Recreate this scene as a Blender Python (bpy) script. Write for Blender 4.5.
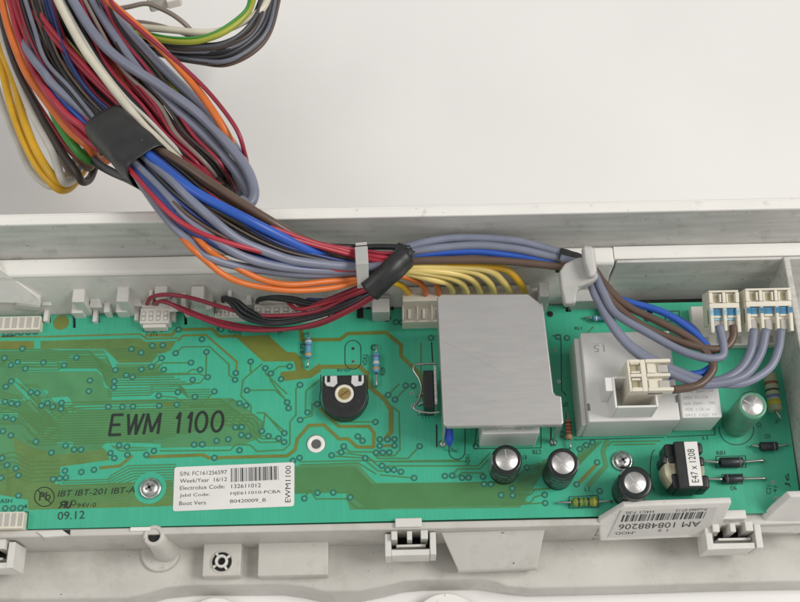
import bpy, bmesh, math, random
from mathutils import Vector, Matrix
random.seed(7)
scene = bpy.context.scene
for o in list(bpy.data.objects): bpy.data.objects.remove(o)
scene.unit_settings.system = 'METRIC'
scene.unit_settings.scale_length = 0.01          # one unit = one centimetre

# ------------------------------------------------------------------ camera
F, TILT, ROLL, DIST = 1100.0, math.radians(24), math.radians(-1.2), 36.7
cam_d = bpy.data.cameras.new('camera'); cam = bpy.data.objects.new('camera', cam_d)
scene.collection.objects.link(cam); scene.camera = cam
cam_d.sensor_width = 36.0; cam_d.lens = 36.0 * F / 800.0
cam_d.clip_start = 0.5; cam_d.clip_end = 1000
M3 = Matrix.Rotation(TILT, 3, 'X') @ Matrix.Rotation(ROLL, 3, 'Z')
CLOC = Vector((0, -DIST * math.sin(TILT), DIST * math.cos(TILT)))
cam.matrix_world = Matrix.Translation(CLOC) @ M3.to_4x4()

# ------------------------------------------------------------------ light: a workshop ceiling, soft and from above
w = bpy.data.worlds.new('World'); scene.world = w; w.use_nodes = True
bg = w.node_tree.nodes['Background']; bg.inputs[0].default_value = (1.0, 0.99, 0.975, 1); bg.inputs[1].default_value = 0.45
def area(name, loc, look, sx, sy, power, col):
    l = bpy.data.lights.new(name, 'AREA'); l.shape = 'RECTANGLE'; l.size = sx; l.size_y = sy; l.energy = power; l.color = col
    o = bpy.data.objects.new(name, l); scene.collection.objects.link(o); o.location = loc
    o.rotation_euler = (Vector(look) - Vector(loc)).to_track_quat('-Z', 'Y').to_euler()
    return o
area('ceiling_lamp', (118, -8, 128), (0, 2, 0), 80, 60, 225000, (1.0, 0.975, 0.94))
area('ceiling_lamp', (-120, -10, 150), (0, 2, 0), 90, 70, 75000, (1.0, 0.98, 0.95))
scene.view_settings.view_transform = 'Standard'; scene.view_settings.look = 'None'
scene.view_settings.exposure = -0.14; scene.view_settings.gamma = 1.0; scene.view_settings.use_curve_mapping = False

# ------------------------------------------------------------------ helpers
def P(px, py, z=0.0):
    d = M3 @ Vector(((px - 400) / F, (301 - py) / F, -1))
    return CLOC + d * ((z - CLOC.z) / d.z)
def cm(npx, px, py, z=0.0):                       # length of npx image pixels at that spot
    return (P(px + npx / 2, py, z) - P(px - npx / 2, py, z)).length
WP = {}
def wpos(o): return WP.get(o.name, Vector((0, 0, 0))) if o else Vector((0, 0, 0))
def place(o, world, parent):
    if parent: o.parent = parent
    o.location = world - wpos(parent); WP[o.name] = Vector(world)
def tag(o, label=None, cat=None, group=None, kind=None):
    if label: o['label'] = label
    if cat: o['category'] = cat
    if group: o['group'] = group
    if kind: o['kind'] = kind
    return o
def empty(name, loc, parent=None):
    o = bpy.data.objects.new(name, None); o.empty_display_size = 0.5
    scene.collection.objects.link(o); place(o, Vector(loc), parent); return o

class MB:
    def __init__(s): s.v = []; s.f = []; s.sm = []
    def add(s, vs, fs, smooth=False):
        b = len(s.v); s.v += [Vector(q) for q in vs]
        for f in fs: s.f.append([b + i for i in f]); s.sm.append(smooth)
        return s
    def box(s, x0, x1, y0, y1, z0, z1, tx=0, ty=0):      # tx, ty: taper of the top
        s.add([(x0,y0,z0),(x1,y0,z0),(x1,y1,z0),(x0,y1,z0),(x0+tx,y0+ty,z1),(x1-tx,y0+ty,z1),(x1-tx,y1-ty,z1),(x0+tx,y1-ty,z1)],
              [(3,2,1,0),(4,5,6,7),(0,1,5,4),(1,2,6,5),(2,3,7,6),(3,0,4,7)]); return s
    def prism(s, top, bot):                               # two matching loops
        n = len(top); b = len(s.v); s.v += [Vector(q) for q in top] + [Vector(q) for q in bot]
        s.f.append([b + i for i in range(n)]); s.sm.append(False)
        s.f.append([b + n + i for i in reversed(range(n))]); s.sm.append(False)
        for i in range(n):
            j = (i + 1) % n; s.f.append([b + i, b + n + i, b + n + j, b + j]); s.sm.append(False)
        return s
    def obox(s, O, u, v, n, a0, a1, b0, b1, c0, c1):      # box in a frame
        q = [O + u * a + v * b + n * c for c in (c0, c1) for a, b in ((a0,b0),(a1,b0),(a1,b1),(a0,b1))]
        s.add(q, [(3,2,1,0),(4,5,6,7),(0,1,5,4),(1,2,6,5),(2,3,7,6),(3,0,4,7)]); return s
    def lathe(s, c, prof, seg=32, axis=(0, 0, 1), cap=True):   # prof [(r,h)]
        ax = Vector(axis).normalized(); t = Vector((1, 0, 0)) if abs(ax.x) < .9 else Vector((0, 1, 0))
        e1 = ax.cross(t).normalized(); e2 = ax.cross(e1); c = Vector(c); b = len(s.v); n = len(prof)
        for r, h in prof:
            for k in range(seg):
                a = 2 * math.pi * k / seg; s.v.append(c + ax * h + (e1 * math.cos(a) + e2 * math.sin(a)) * r)
        for i in range(n - 1):
            for k in range(seg):
                k2 = (k + 1) % seg; s.f.append([b+i*seg+k, b+i*seg+k2, b+(i+1)*seg+k2, b+(i+1)*seg+k]); s.sm.append(True)
        if cap:
            s.f.append([b + (n - 1) * seg + k for k in range(seg)]); s.sm.append(False)
            s.f.append([b + k for k in reversed(range(seg))]); s.sm.append(False)
        return s
    def disc(s, c, r, seg=16, r_in=0.0):
        c = Vector(c); b = len(s.v)
        for k in range(seg):
            a = 2 * math.pi * k / seg; s.v.append(c + Vector((math.cos(a), math.sin(a), 0)) * r)
        if r_in > 0:
            for k in range(seg):
                a = 2 * math.pi * k / seg; s.v.append(c + Vector((math.cos(a), math.sin(a), 0)) * r_in)
            for k in range(seg):
                k2 = (k + 1) % seg; s.f.append([b+k, b+k2, b+seg+k2, b+seg+k]); s.sm.append(False)
        else: s.f.append([b + k for k in range(seg)]); s.sm.append(False)
        return s
    def tube(s, pts, r, sides=10, sub=6, rx=None, cap=True, taper=None, sq=1.0):
        pts = [Vector(q) for q in pts]; path = []
        if len(pts) == 2: path = pts
        else:
            ext = [pts[0] * 2 - pts[1]] + pts + [pts[-1] * 2 - pts[-2]]
            for i in range(1, len(ext) - 2):
                p0, p1, p2, p3 = ext[i-1], ext[i], ext[i+1], ext[i+2]
                for k in range(sub):
                    t = k / sub
                    path.append(0.5 * ((2*p1) + (p2-p0)*t + (2*p0-5*p1+4*p2-p3)*t*t + (3*p1-p0-3*p2+p3)*t**3))
            path.append(pts[-1])
        n = len(path); b = len(s.v); up = Vector((0, 0, 1)); T0 = (path[1] - path[0]).normalized()
        if abs(T0.z) > .9: up = Vector((0, 1, 0))
        e1 = (up - T0 * up.dot(T0)).normalized()
        for i, q in enumerate(path):
            T = (path[min(i+1, n-1)] - path[max(i-1, 0)]).normalized()
            e1 = (e1 - T * e1.dot(T)).normalized(); e2 = T.cross(e1); rr = r * (taper(i / (n - 1)) if taper else 1)
            ry = (rx or r) * (rr / r)
            for k in range(sides):
                a = 2 * math.pi * k / sides; ca, sa = math.cos(a), math.sin(a); s.v.append(q + e1 * math.copysign(abs(ca) ** sq, ca) * rr + e2 * math.copysign(abs(sa) ** sq, sa) * ry)
        for i in range(n - 1):
            for k in range(sides):
                k2 = (k + 1) % sides; s.f.append([b+i*sides+k, b+i*sides+k2, b+(i+1)*sides+k2, b+(i+1)*sides+k]); s.sm.append(True)
        if cap:
            s.f.append([b + k for k in reversed(range(sides))]); s.sm.append(False)
            s.f.append([b + (n-1)*sides + k for k in range(sides)]); s.sm.append(False)
        return s
    def strip(s, pts, wd, z):                             # flat mitred ribbon on the board
        pts = [Vector((q[0], q[1])) for q in pts]; n = len(pts); L = []; R = []
        for i in range(n):
            if i == 0: d1 = d2 = (pts[1] - pts[0]).normalized()
            elif i == n - 1: d1 = d2 = (pts[-1] - pts[-2]).normalized()
            else: d1 = (pts[i] - pts[i-1]).normalized(); d2 = (pts[i+1] - pts[i]).normalized()
            m = (d1 + d2); m = m.normalized() if m.length > 1e-6 else d1
            nn = Vector((-m.y, m.x)); k = max(.35, nn.dot(Vector((-d1.y, d1.x))))
            L.append(pts[i] + nn * (wd / 2 / k)); R.append(pts[i] - nn * (wd / 2 / k))
        b = len(s.v); s.v += [Vector((q.x, q.y, z)) for q in L] + [Vector((q.x, q.y, z)) for q in R]
        for i in range(n - 1): s.f.append([b+n+i, b+n+i+1, b+i+1, b+i]); s.sm.append(False)
        return s
    def build(s, name, mat, parent=None, bevel=0, seg=2, label=None, kind=None, origin=None):
        me = bpy.data.meshes.new(name)
        lo = Vector([min(q[i] for q in s.v) for i in range(3)]); hi = Vector([max(q[i] for q in s.v) for i in range(3)])
        org = origin or Vector(((lo.x+hi.x)/2, (lo.y+hi.y)/2, lo.z))
        me.from_pydata([tuple(q - org) for q in s.v], [], s.f); me.update()
        me.polygons.foreach_set('use_smooth', s.sm); me.materials.append(mat)
        bm = bmesh.new(); bm.from_mesh(me)
        if not (name in FLAT): bmesh.ops.recalc_face_normals(bm, faces=bm.faces)
        bm.to_mesh(me); bm.free()
        o = bpy.data.objects.new(name, me); scene.collection.objects.link(o); place(o, org, parent)
        if bevel:
            md = o.modifiers.new('bevel', 'BEVEL'); md.width = bevel; md.segments = seg; md.limit_method = 'ANGLE'; md.angle_limit = math.radians(40)
            md.harden_normals = False
            for p in me.polygons: p.use_smooth = True
            md2 = o.modifiers.new('wn', 'WEIGHTED_NORMAL'); md2.keep_sharp = True
        if label: o['label'] = label
        if kind: o['kind'] = kind
        return o
FLAT = {'copper_trace', 'via_pad', 'via_hole', 'silkscreen_line', 'solder_pad', 'copper_pour', 'barcode', 'lettering', 'ground_hatch', 'printed_letter', 'mask_gap'}

# ------------------------------------------------------------------ materials
def mat(name, col, rough=.5, metal=0.0, var=0.0, vscale=3.0, bump=0.0, bscale=40.0, col2=None, spec=.5, coat=0.0, grime=None, gscale=1.2, glo=.62, ghi=.8, rvar=0.0, specks=None, spscale=9.0, splo=.70, streak=None):
    m = bpy.data.materials.new(name); m.use_nodes = True; nt = m.node_tree; b = nt.nodes['Principled BSDF']
    b.inputs['Base Color'].default_value = (*col, 1); b.inputs['Roughness'].default_value = rough; b.inputs['Metallic'].default_value = metal
    b.inputs['Specular IOR Level'].default_value = spec
    if coat: b.inputs['Coat Weight'].default_value = coat; b.inputs['Coat Roughness'].default_value = .15
    tc = nt.nodes.new('ShaderNodeTexCoord'); src = None
    def noise(sc, det=5):
        n = nt.nodes.new('ShaderNodeTexNoise'); n.inputs['Scale'].default_value = sc; n.inputs['Detail'].default_value = det
        nt.links.new(tc.outputs['Object'], n.inputs['Vector']); return n
    if var or col2:
        n = noise(vscale); r = nt.nodes.new('ShaderNodeValToRGB')
        c2 = col2 or tuple(max(0, c * (1 - var)) for c in col); c1 = col if col2 else tuple(min(1, c * (1 + var * .6)) for c in col)
        r.color_ramp.elements[0].position = .35; r.color_ramp.elements[1].position = .68
        r.color_ramp.elements[0].color = (*c2, 1); r.color_ramp.elements[1].color = (*c1, 1)
        nt.links.new(n.outputs['Fac'], r.inputs['Fac']); src = r.outputs['Color']
    if grime:
        n = noise(gscale, 9); n.inputs['Roughness'].default_value = .72; r = nt.nodes.new('ShaderNodeValToRGB')
        r.color_ramp.elements[0].position = glo; r.color_ramp.elements[1].position = ghi
        r.color_ramp.elements[0].color = (0,0,0,1); r.color_ramp.elements[1].color = (1,1,1,1)
        nt.links.new(n.outputs['Fac'], r.inputs['Fac'])
        mx = nt.nodes.new('ShaderNodeMixRGB'); nt.links.new(r.outputs['Color'], mx.inputs['Fac'])
        if src: nt.links.new(src, mx.inputs['Color1'])
        else: mx.inputs['Color1'].default_value = (*col, 1)
        mx.inputs['Color2'].default_value = (*grime, 1); src = mx.outputs['Color']
    if specks:
        n = noise(spscale, 4); r = nt.nodes.new('ShaderNodeValToRGB'); r.color_ramp.elements[0].position = splo; r.color_ramp.elements[1].position = splo + .035
        r.color_ramp.elements[0].color = (0,0,0,1); r.color_ramp.elements[1].color = (.85,.85,.85,1); nt.links.new(n.outputs['Fac'], r.inputs['Fac'])
        mx = nt.nodes.new('ShaderNodeMixRGB'); nt.links.new(r.outputs['Color'], mx.inputs['Fac'])
        if src: nt.links.new(src, mx.inputs['Color1'])
        else: mx.inputs['Color1'].default_value = (*col, 1)
        mx.inputs['Color2'].default_value = (*specks, 1); src = mx.outputs['Color']
    if streak:
        sv, samt, srough = streak; mp = nt.nodes.new('ShaderNodeMapping'); mp.inputs['Scale'].default_value = sv; nt.links.new(tc.outputs['Object'], mp.inputs['Vector'])
        n = nt.nodes.new('ShaderNodeTexNoise'); n.inputs['Scale'].default_value = 1; n.inputs['Detail'].default_value = 6; nt.links.new(mp.outputs['Vector'], n.inputs['Vector'])
        mr = nt.nodes.new('ShaderNodeMapRange'); mr.inputs['From Min'].default_value = .3; mr.inputs['From Max'].default_value = .7; mr.inputs['To Min'].default_value = 1 - samt; mr.inputs['To Max'].default_value = 1 + samt * .5
        nt.links.new(n.outputs['Fac'], mr.inputs['Value']); mx = nt.nodes.new('ShaderNodeMixRGB'); mx.blend_type = 'MULTIPLY'; mx.inputs['Fac'].default_value = 1
        if src: nt.links.new(src, mx.inputs['Color1'])
        else: mx.inputs['Color1'].default_value = (*col, 1)
        nt.links.new(mr.outputs['Result'], mx.inputs['Color2']); src = mx.outputs['Color']
        if srough:
            m2 = nt.nodes.new('ShaderNodeMapRange'); m2.inputs['From Min'].default_value = .3; m2.inputs['From Max'].default_value = .7; m2.inputs['To Min'].default_value = rough - srough; m2.inputs['To Max'].default_value = rough + srough
            nt.links.new(n.outputs['Fac'], m2.inputs['Value']); nt.links.new(m2.outputs['Result'], b.inputs['Roughness'])
    if src: nt.links.new(src, b.inputs['Base Color'])
    if rvar:
        n = noise(vscale * 2.3); mr = nt.nodes.new('ShaderNodeMapRange'); mr.inputs['To Min'].default_value = max(.03, rough - rvar); mr.inputs['To Max'].default_value = rough + rvar
        nt.links.new(n.outputs['Fac'], mr.inputs['Value']); nt.links.new(mr.outputs['Result'], b.inputs['Roughness'])
    if bump:
        n = noise(bscale, 3); bp = nt.nodes.new('ShaderNodeBump'); bp.inputs['Strength'].default_value = bump; bp.inputs['Distance'].default_value = .02
        nt.links.new(n.outputs['Fac'], bp.inputs['Height']); nt.links.new(bp.outputs['Normal'], b.inputs['Normal'])
    return m
MT = {}
MT['table'] = mat('white_laminate', (.82, .805, .785), .36, var=.03, vscale=.12, rvar=.05, grime=(.55, .52, .47), gscale=6, glo=.80, ghi=.83)
MT['tray'] = mat('tray_plastic', (.585, .565, .52), .42, var=.08, vscale=.5, bump=.15, bscale=26, grime=(.36, .325, .27), gscale=.8, glo=.50, ghi=.92, rvar=.08, specks=(.10, .085, .06), spscale=5.5, splo=.715)
MT['rim'] = mat('rim_plastic', (.83, .815, .77), .36, var=.04, vscale=.6, grime=(.36, .325, .26), gscale=2.0, glo=.60, ghi=.84, specks=(.09, .07, .045), spscale=6, splo=.70)
MT['wall'] = mat('scuffed_wall_plastic', (.62, .61, .58), .38, var=.07, vscale=.35, grime=(.24, .225, .185), gscale=1.3, glo=.54, ghi=.86, bump=.12, bscale=14, specks=(.08, .07, .05), spscale=5, splo=.72, streak=((.5, 9, 5), .16, 0))
MT['clip'] = mat('clip_plastic', (.70, .685, .645), .42, var=.06, vscale=1.5, grime=(.40, .365, .31), gscale=1.2, glo=.54, ghi=.9, specks=(.15, .13, .10), spscale=7, splo=.73)
MT['holder'] = mat('grey_plastic', (.48, .475, .45), .42, var=.04, vscale=2)
MT['pcb'] = mat('solder_mask', (.058, .455, .285), .31, col2=(.050, .42, .26), vscale=.9, bump=.05, bscale=9, streak=((26, .5, 1), .07, .03), specks=(.02, .16, .10), spscale=11, splo=.745)
MT['fr4'] = mat('fr4_edge', (.30, .30, .14), .6)
MT['olive'] = mat('trace_olive', (.170, .205, .042), .32, var=.12, vscale=1.5)
MT['field'] = mat('track_field_olive', (.125, .245, .070), .32, var=.14, vscale=.8, streak=((3, 34, 1), .16, 0))
MT['dull'] = mat('trace_dull_green', (.082, .275, .115), .32, var=.12, vscale=1.2)
MT['thin'] = mat('trace_thin', (.075, .21, .065), .32)
MT['via1'] = mat('via_ring', (.018, .13, .10), .35)
MT['via2'] = mat('via_fill', (.06, .33, .22), .3)
MT['via3'] = mat('via_dot', (.22, .36, .30), .4)
MT['solder'] = mat('solder', (.55, .56, .55), .3, metal=1)
MT['ink'] = mat('black_ink', (.012, .02, .016), .5)
MT['ink_soft'] = mat('dark_ink', (.022, .05, .036), .5)
MT['hole'] = mat('hole_dark', (.012, .014, .012), .8)
MT['steel'] = mat('shield_steel', (.56, .55, .535), .40, metal=.78, var=.04, vscale=.2, bump=.04, bscale=3, streak=((1.2, 9, 4), .018, .02), specks=(.60, .59, .58), spscale=7, splo=.74)
MT['scratch'] = mat('scratched_steel', (.53, .52, .51), .5, metal=.85)
MT['chrome'] = mat('plated_steel', (.66, .66, .65), .30, metal=1, var=.25, vscale=9, bump=.2, bscale=16)
MT['lead'] = mat('tinned_lead', (.50, .49, .46), .3, metal=1)
MT['blk'] = mat('black_plastic', (.018, .02, .02), .38, var=.2, vscale=4)
MT['capblk'] = mat('capacitor_sleeve', (.013, .019, .018), .28, var=.2, vscale=3)
MT['alu'] = mat('capacitor_top', (.62, .60, .585), .34, metal=.8, var=.08, vscale=3)
MT['alu2'] = mat('score_alu', (.72, .71, .69), .3, metal=.7)
MT['white2'] = mat('bright_relay', (.84, .83, .81), .40, var=.03, vscale=2)
MT['white'] = mat('white_relay', (.76, .75, .725), .40, var=.03, vscale=2)
MT['cream'] = mat('cream_nylon', (.735, .69, .575), .40, var=.05, vscale=3)
MT['ivory'] = mat('ivory_nylon', (.76, .735, .675), .40, var=.04, vscale=3)
MT['paper'] = mat('label_paper', (.77, .755, .73), .45, var=.05, vscale=.8, bump=.15, bscale=1.2, grime=(.60, .57, .52), gscale=2.5, glo=.62, ghi=.9)
MT['paper2'] = mat('dusty_label', (.60, .585, .55), .5, var=.06, vscale=1.5, grime=(.45, .42, .36), gscale=1.5, glo=.55, ghi=.9)
MT['blue_ink'] = mat('blue_paint', (.02, .19, .36), .45, var=.35, vscale=9)
MT['pale_blue'] = mat('worn_blue_paint', (.30, .50, .58), .5, var=.3, vscale=14)
MT['tape'] = mat('black_tape', (.024, .026, .026), .45, var=.3, vscale=1.5, bump=.5, bscale=2.6, rvar=.1, specks=(.18, .18, .17), spscale=6, splo=.745)
MT['brass'] = mat('brass', (.46, .36, .14), .35, metal=.8, var=.2, vscale=4)
MT['winding'] = mat('copper_winding_tape', (.50, .47, .33), .4, var=.25, vscale=4)
def ins(name, c, r=.40): MT[name] = mat('wire_' + name, c, r, var=.12, vscale=1.0, bump=.08, bscale=5, rvar=.1, specks=tuple(min(1, x * .5 + .32) for x in c), spscale=7, splo=.745)
ins('grey', (.20, .215, .285)); ins('grey2', (.165, .175, .22)); ins('blue', (.025, .10, .46)); ins('navy', (.03, .055, .20)); ins('brown', (.115, .072, .052))
ins('dkbrown', (.055, .040, .032)); ins('red', (.42, .030, .050)); ins('crimson', (.30, .022, .045)); ins('orange', (.70, .17, .03)); ins('rust', (.52, .13, .045))
ins('yellow', (.74, .42, .02)); ins('paleyellow', (.78, .60, .20)); ins('cream_w', (.66, .62, .50)); ins('whitew', (.62, .60, .54)); ins('green', (.05, .26, .035))
ins('black', (.016, .018, .02)); ins('earth', (.34, .36, .04)); ins('taupe', (.23, .19, .165)); ins('sleeve', (.06, .06, .065)); ins('darkgrey', (.075, .075, .085))

# ------------------------------------------------------------------ text and print
def text(s, p0, p1, h, m, parent, z, align_h=True, name='lettering', shear=0.0, bold=0.0, rot180=False, label=None):
    """lettering whose baseline runs from world point p0 to p1, h tall"""
    cu = bpy.data.curves.new('t', 'FONT'); cu.body = s; cu.size = 1; cu.shear = shear; cu.offset = 0.0; cu.resolution_u = 3
    ob = bpy.data.objects.new('t', cu); scene.collection.objects.link(ob)
    bpy.context.view_layer.update()
    me = bpy.data.meshes.new_from_object(ob.evaluated_get(bpy.context.evaluated_depsgraph_get()))
    bpy.data.objects.remove(ob)
    xs = [v.co.x for v in me.vertices]; ys = [v.co.y for v in me.vertices]
    p0 = Vector(p0); p1 = Vector(p1); d = p1 - p0; wd = d.length; d.normalize(); u = Vector((-d.y, d.x, 0)); u.normalize()
    kx = wd / (max(xs) - min(xs)); ky = h / (max(ys) - min(ys)); x0 = min(xs); y0 = min(ys)
    b = MB(); b.add([p0 + d * ((v.co.x - x0) * kx) + u * ((v.co.y - y0) * ky) + Vector((0, 0, z - p0.z)) for v in me.vertices], [list(p.vertices) for p in me.polygons])
    bpy.data.meshes.remove(me)
    return b.build(name, m, parent, label=label, kind='stuff')
def tpx(s, x0, y0, x1, y1, hpx, m, parent, z=.013, zr=0.0, **k):
    a, b = P(x0, y0, zr), P(x1, y1, zr)
    return text(s, a, b, cm(hpx, x0, y0, zr) * 1.04, m, parent, z, **k)

# ================================================================== SETTING
b = MB(); b.box(-120, 120, -60, 160, -3.4, -3.0)
tag(b.build('table', MT['table']), 'glossy white table top under the plastic housing', kind='structure')

# ================================================================== TRAY
tray = empty('plastic_housing', P(400, 540, -3.0))
tag(tray, 'dirty off-white plastic control panel housing holding the green board', 'housing')
def yy(py, z): return P(400, py, z).y
XL, XR = -17.5, 17.5
def extr(prof, name, m, x0, x1, bevel=.05, seg=3):
    bb = MB(); bb.prism([(x0, y, z) for y, z in prof], [(x1, y, z) for y, z in prof]); return bb.build(name, m, tray, bevel, seg)
zL, zR_ = 1.8, 3.7
y_w0 = yy(251.5, zL); y_w1 = yy(216.3, zR_)
x_rec = P(608, 290, 0.8).x
extr([(yy(313, -.3), -.3), (yy(270, zL - .1), zL - .1), (yy(270, zL - .1), -2.4), (yy(313, -.3), -2.4)], 'sloped_back_panel', MT['clip'], XL, x_rec, .03)
extr([(yy(270, zL-.1)+.004, zL - .14), (yy(266, zL), zL), (y_w0 + .02, zL), (y_w0 + .02, -2.2), (yy(270, zL-.1)+.004, -2.2)], 'back_ledge', MT['rim'], XL, x_rec + .1, .07)
extr([(yy(263.5, zL), zL - .02), (yy(262.5, zL), zL + .012), (y_w0 + .018, zL + .012), (y_w0 + .018, -2.2), (yy(263.5, zL), -2.2)], 'back_ledge', MT['rim'], x_rec + .102, XR, .02)
y_rb = yy(207.5, zR_)
extr([(y_w0 + .023, -2.6), (y_w0 + .023, zL - .1), (y_w1, zR_ - .12), (y_w1 + .1, zR_ - .10), (y_w1 + .12, -2.6)], 'inner_back_wall', MT['wall'], XL, XR, .03)
extr([(y_w1 - .012, zR_ - .14), (y_w1 - .012, zR_), (y_rb, zR_ + .02), (y_rb + .005, zR_ - .14)], 'rim', MT['rim'], XL, XR, .04)
extr([(y_rb + .008, -2.9), (y_rb + .008, zR_ - .16), (y_rb + .09, zR_ - .1), (y_rb + .14, zR_ - .16), (y_rb + .2, -2.9)], 'outer_back_wall', MT['rim'], XL, XR, .04)
# recess round the right end of the board
yr0, yr1 = yy(303.0, -.3), yy(263.5, zL) - .115
xr_w = P(790, 430, 0).x + .05
b = MB(); b.prism([(x_rec + .02, yr0, -.5), (xr_w + 1.2, yr0, -.5), (xr_w + 1.2, yr1, zL - .03), (x_rec + .18, yr1, zL - .03)],
                  [(x_rec + .02, yr0 + .5, -.5), (xr_w + 1.2, yr0 + .5, -.5), (xr_w + 1.2, yr1 + .1, zL - .03), (x_rec + .18, yr1 + .1, zL - .03)])
b.build('recess_back_wall', MT['wall'], tray, .03)
b = MB(); b.box(xr_w, xr_w + .2, yy(505, 0), yr1 + .06, -2.6, zL + .05); b.build('recess_end_wall', MT['wall'], tray, .04)
b = MB(); b.box(x_rec - .02, x_rec + .14, yr0 - 1.0, yr0 + .45, -2.4, .5); b.build('recess_side_rib', MT['clip'], tray, .03)
# bottom under the board
b = MB(); b.box(XL, XR, yy(531, 0), yr0 + .6, -1.6, -1.4); b.build('floor_panel', MT['tray'], tray)
# front wall
yf0, yf1 = yy(522.2, .06), yy(529.5, .06)
b = MB(); b.prism([(XL, yf0, .06), (XL, yf1, .06), (XL, yf1 - .05, -2.1), (XL, yf0, -2.1)], [(P(603, 540, 0).x, yf0, .06), (P(603, 540, 0).x, yf1, .06), (P(603, 540, 0).x, yf1 - .05, -2.1), (P(603, 540, 0).x, yf0, -2.1)])
b.build('front_wall', MT['tray'], tray, .05)
b = MB(); b.box(P(603, 540, 0).x + .01, xr_w + .3, yf1 - .02, yf0 + .1, -2.1, -.25); b.build('front_wall', MT['tray'], tray, .05)
# lower flange with its wavy front edge
edge = [(-40, 600), (60, 599), (128, 598), (148, 593), (168, 587), (196, 584.5), (286, 584), (306, 587), (326, 591.5), (360, 591), (384, 586), (404, 581), (424, 579.5), (478, 578.5), (494, 581), (508, 586.5), (530, 588.5), (620, 586.5), (718, 583.5), (760, 582.5), (850, 581)]
edge2 = [(x, y + (12 if x < 500 else 8.5)) for x, y in edge]
fz = -2.0
te = [P(x, y, fz) for x, y in edge]; be = [P(x, y, fz - .95) for x, y in edge2]
yb_ = yf1 + .3
top = te + [Vector((XR + 1, yb_, fz)), Vector((XL - 1, yb_, fz))]
bot = [Vector((q.x, q.y, -2.96)) for q in be] + [Vector((XR + 1, yb_, -2.96)), Vector((XL - 1, yb_, -2.96))]
b = MB(); b.prism(top, bot); b.build('front_flange', MT['tray'], tray, .08, 3)

for px_, py_, rx_ in ((214, 612, 33), (446, 609.5, 37)):
    c = P(px_, py_, -2.5); b = MB(); r_ = cm(rx_, px_, py_, -2.5)
    b.lathe(Vector((c.x, c.y - r_ * .55, -2.97)), [(r_, 0), (r_, .4), (r_ - .06, .47)], 48); b.build('round_foot', MT['rim'], tray)
def rect(x0, y0, x1, y1, z):                       # pixel rectangle at height z -> board aligned extents
    return P(x0, (y0 + y1) / 2, z).x, P(x1, (y0 + y1) / 2, z).x, P((x0 + x1) / 2, y1, z).y, P((x0 + x1) / 2, y0, z).y
def pbox(px0, py0, px1, py1, z1, z0, name, m, parent, bevel=.03, tx=0, ty=0, **k):
    x0, x1, y0, y1 = rect(px0, py0, px1, py1, z1)
    bb = MB(); bb.box(x0, x1, y0, y1, z0, z1, 0, 0); return bb.build(name, m, parent, bevel, **k)
def slab(pts, th, name, m, parent, bevel=.03, **k):
    q = [P(*p) for p in pts]; n = (q[1] - q[0]).cross(q[2] - q[0]).normalized()
    if n.dot(CLOC - q[0]) < 0: n = -n
    bb = MB(); bb.prism(q, [p - n * th for p in q]); return bb.build(name, m, parent, bevel, **k)
# front blocks, bosses and clips
pbox(258, 538, 328, 575.5, -1.4, -2.0, 'hollow_block', MT['tray'], tray, .04)
o = pbox(203, 538, 241, 576, -1.4, -2.0, 'boss_block', MT['tray'], tray, .04)
c = P(222, 562, -1.4)
b = MB(); b.disc(c + Vector((0, 0, .012)), .30, 28); b.build('boss_recess', MT['hole'], o)
b = MB(); b.lathe(c, [(.20, 0), (.20, .16), (.185, .175), (.13, .175), (.12, .1), (.12, .02)], 28, cap=False)
for k in range(4): b.obox(c, Vector((math.cos(k*1.57+.6), math.sin(k*1.57+.6), 0)), Vector((-math.sin(k*1.57+.6), math.cos(k*1.57+.6), 0)), Vector((0,0,1)), .19, .31, -.035, .035, 0, .09)
b.build('boss_ring', MT['clip'], o)
b = MB(); b.lathe(c, [(.32, .02), (.345, .03), (.365, .02), (.37, 0)], 28, cap=False); b.build('boss_collar', MT['tray'], o)
slab([(441, 533, -.35), (545, 530, -.35), (537, 568, -1.2), (458, 571, -1.2)], .5, 'trapezoid_flap', MT['tray'], tray, .04)
slab([(458, 571.2, -1.21), (537, 568.2, -1.21), (537, 570.5, -1.75), (458, 573.5, -1.75)], .3, 'flap_lip', MT['tray'], tray, .02)
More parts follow.
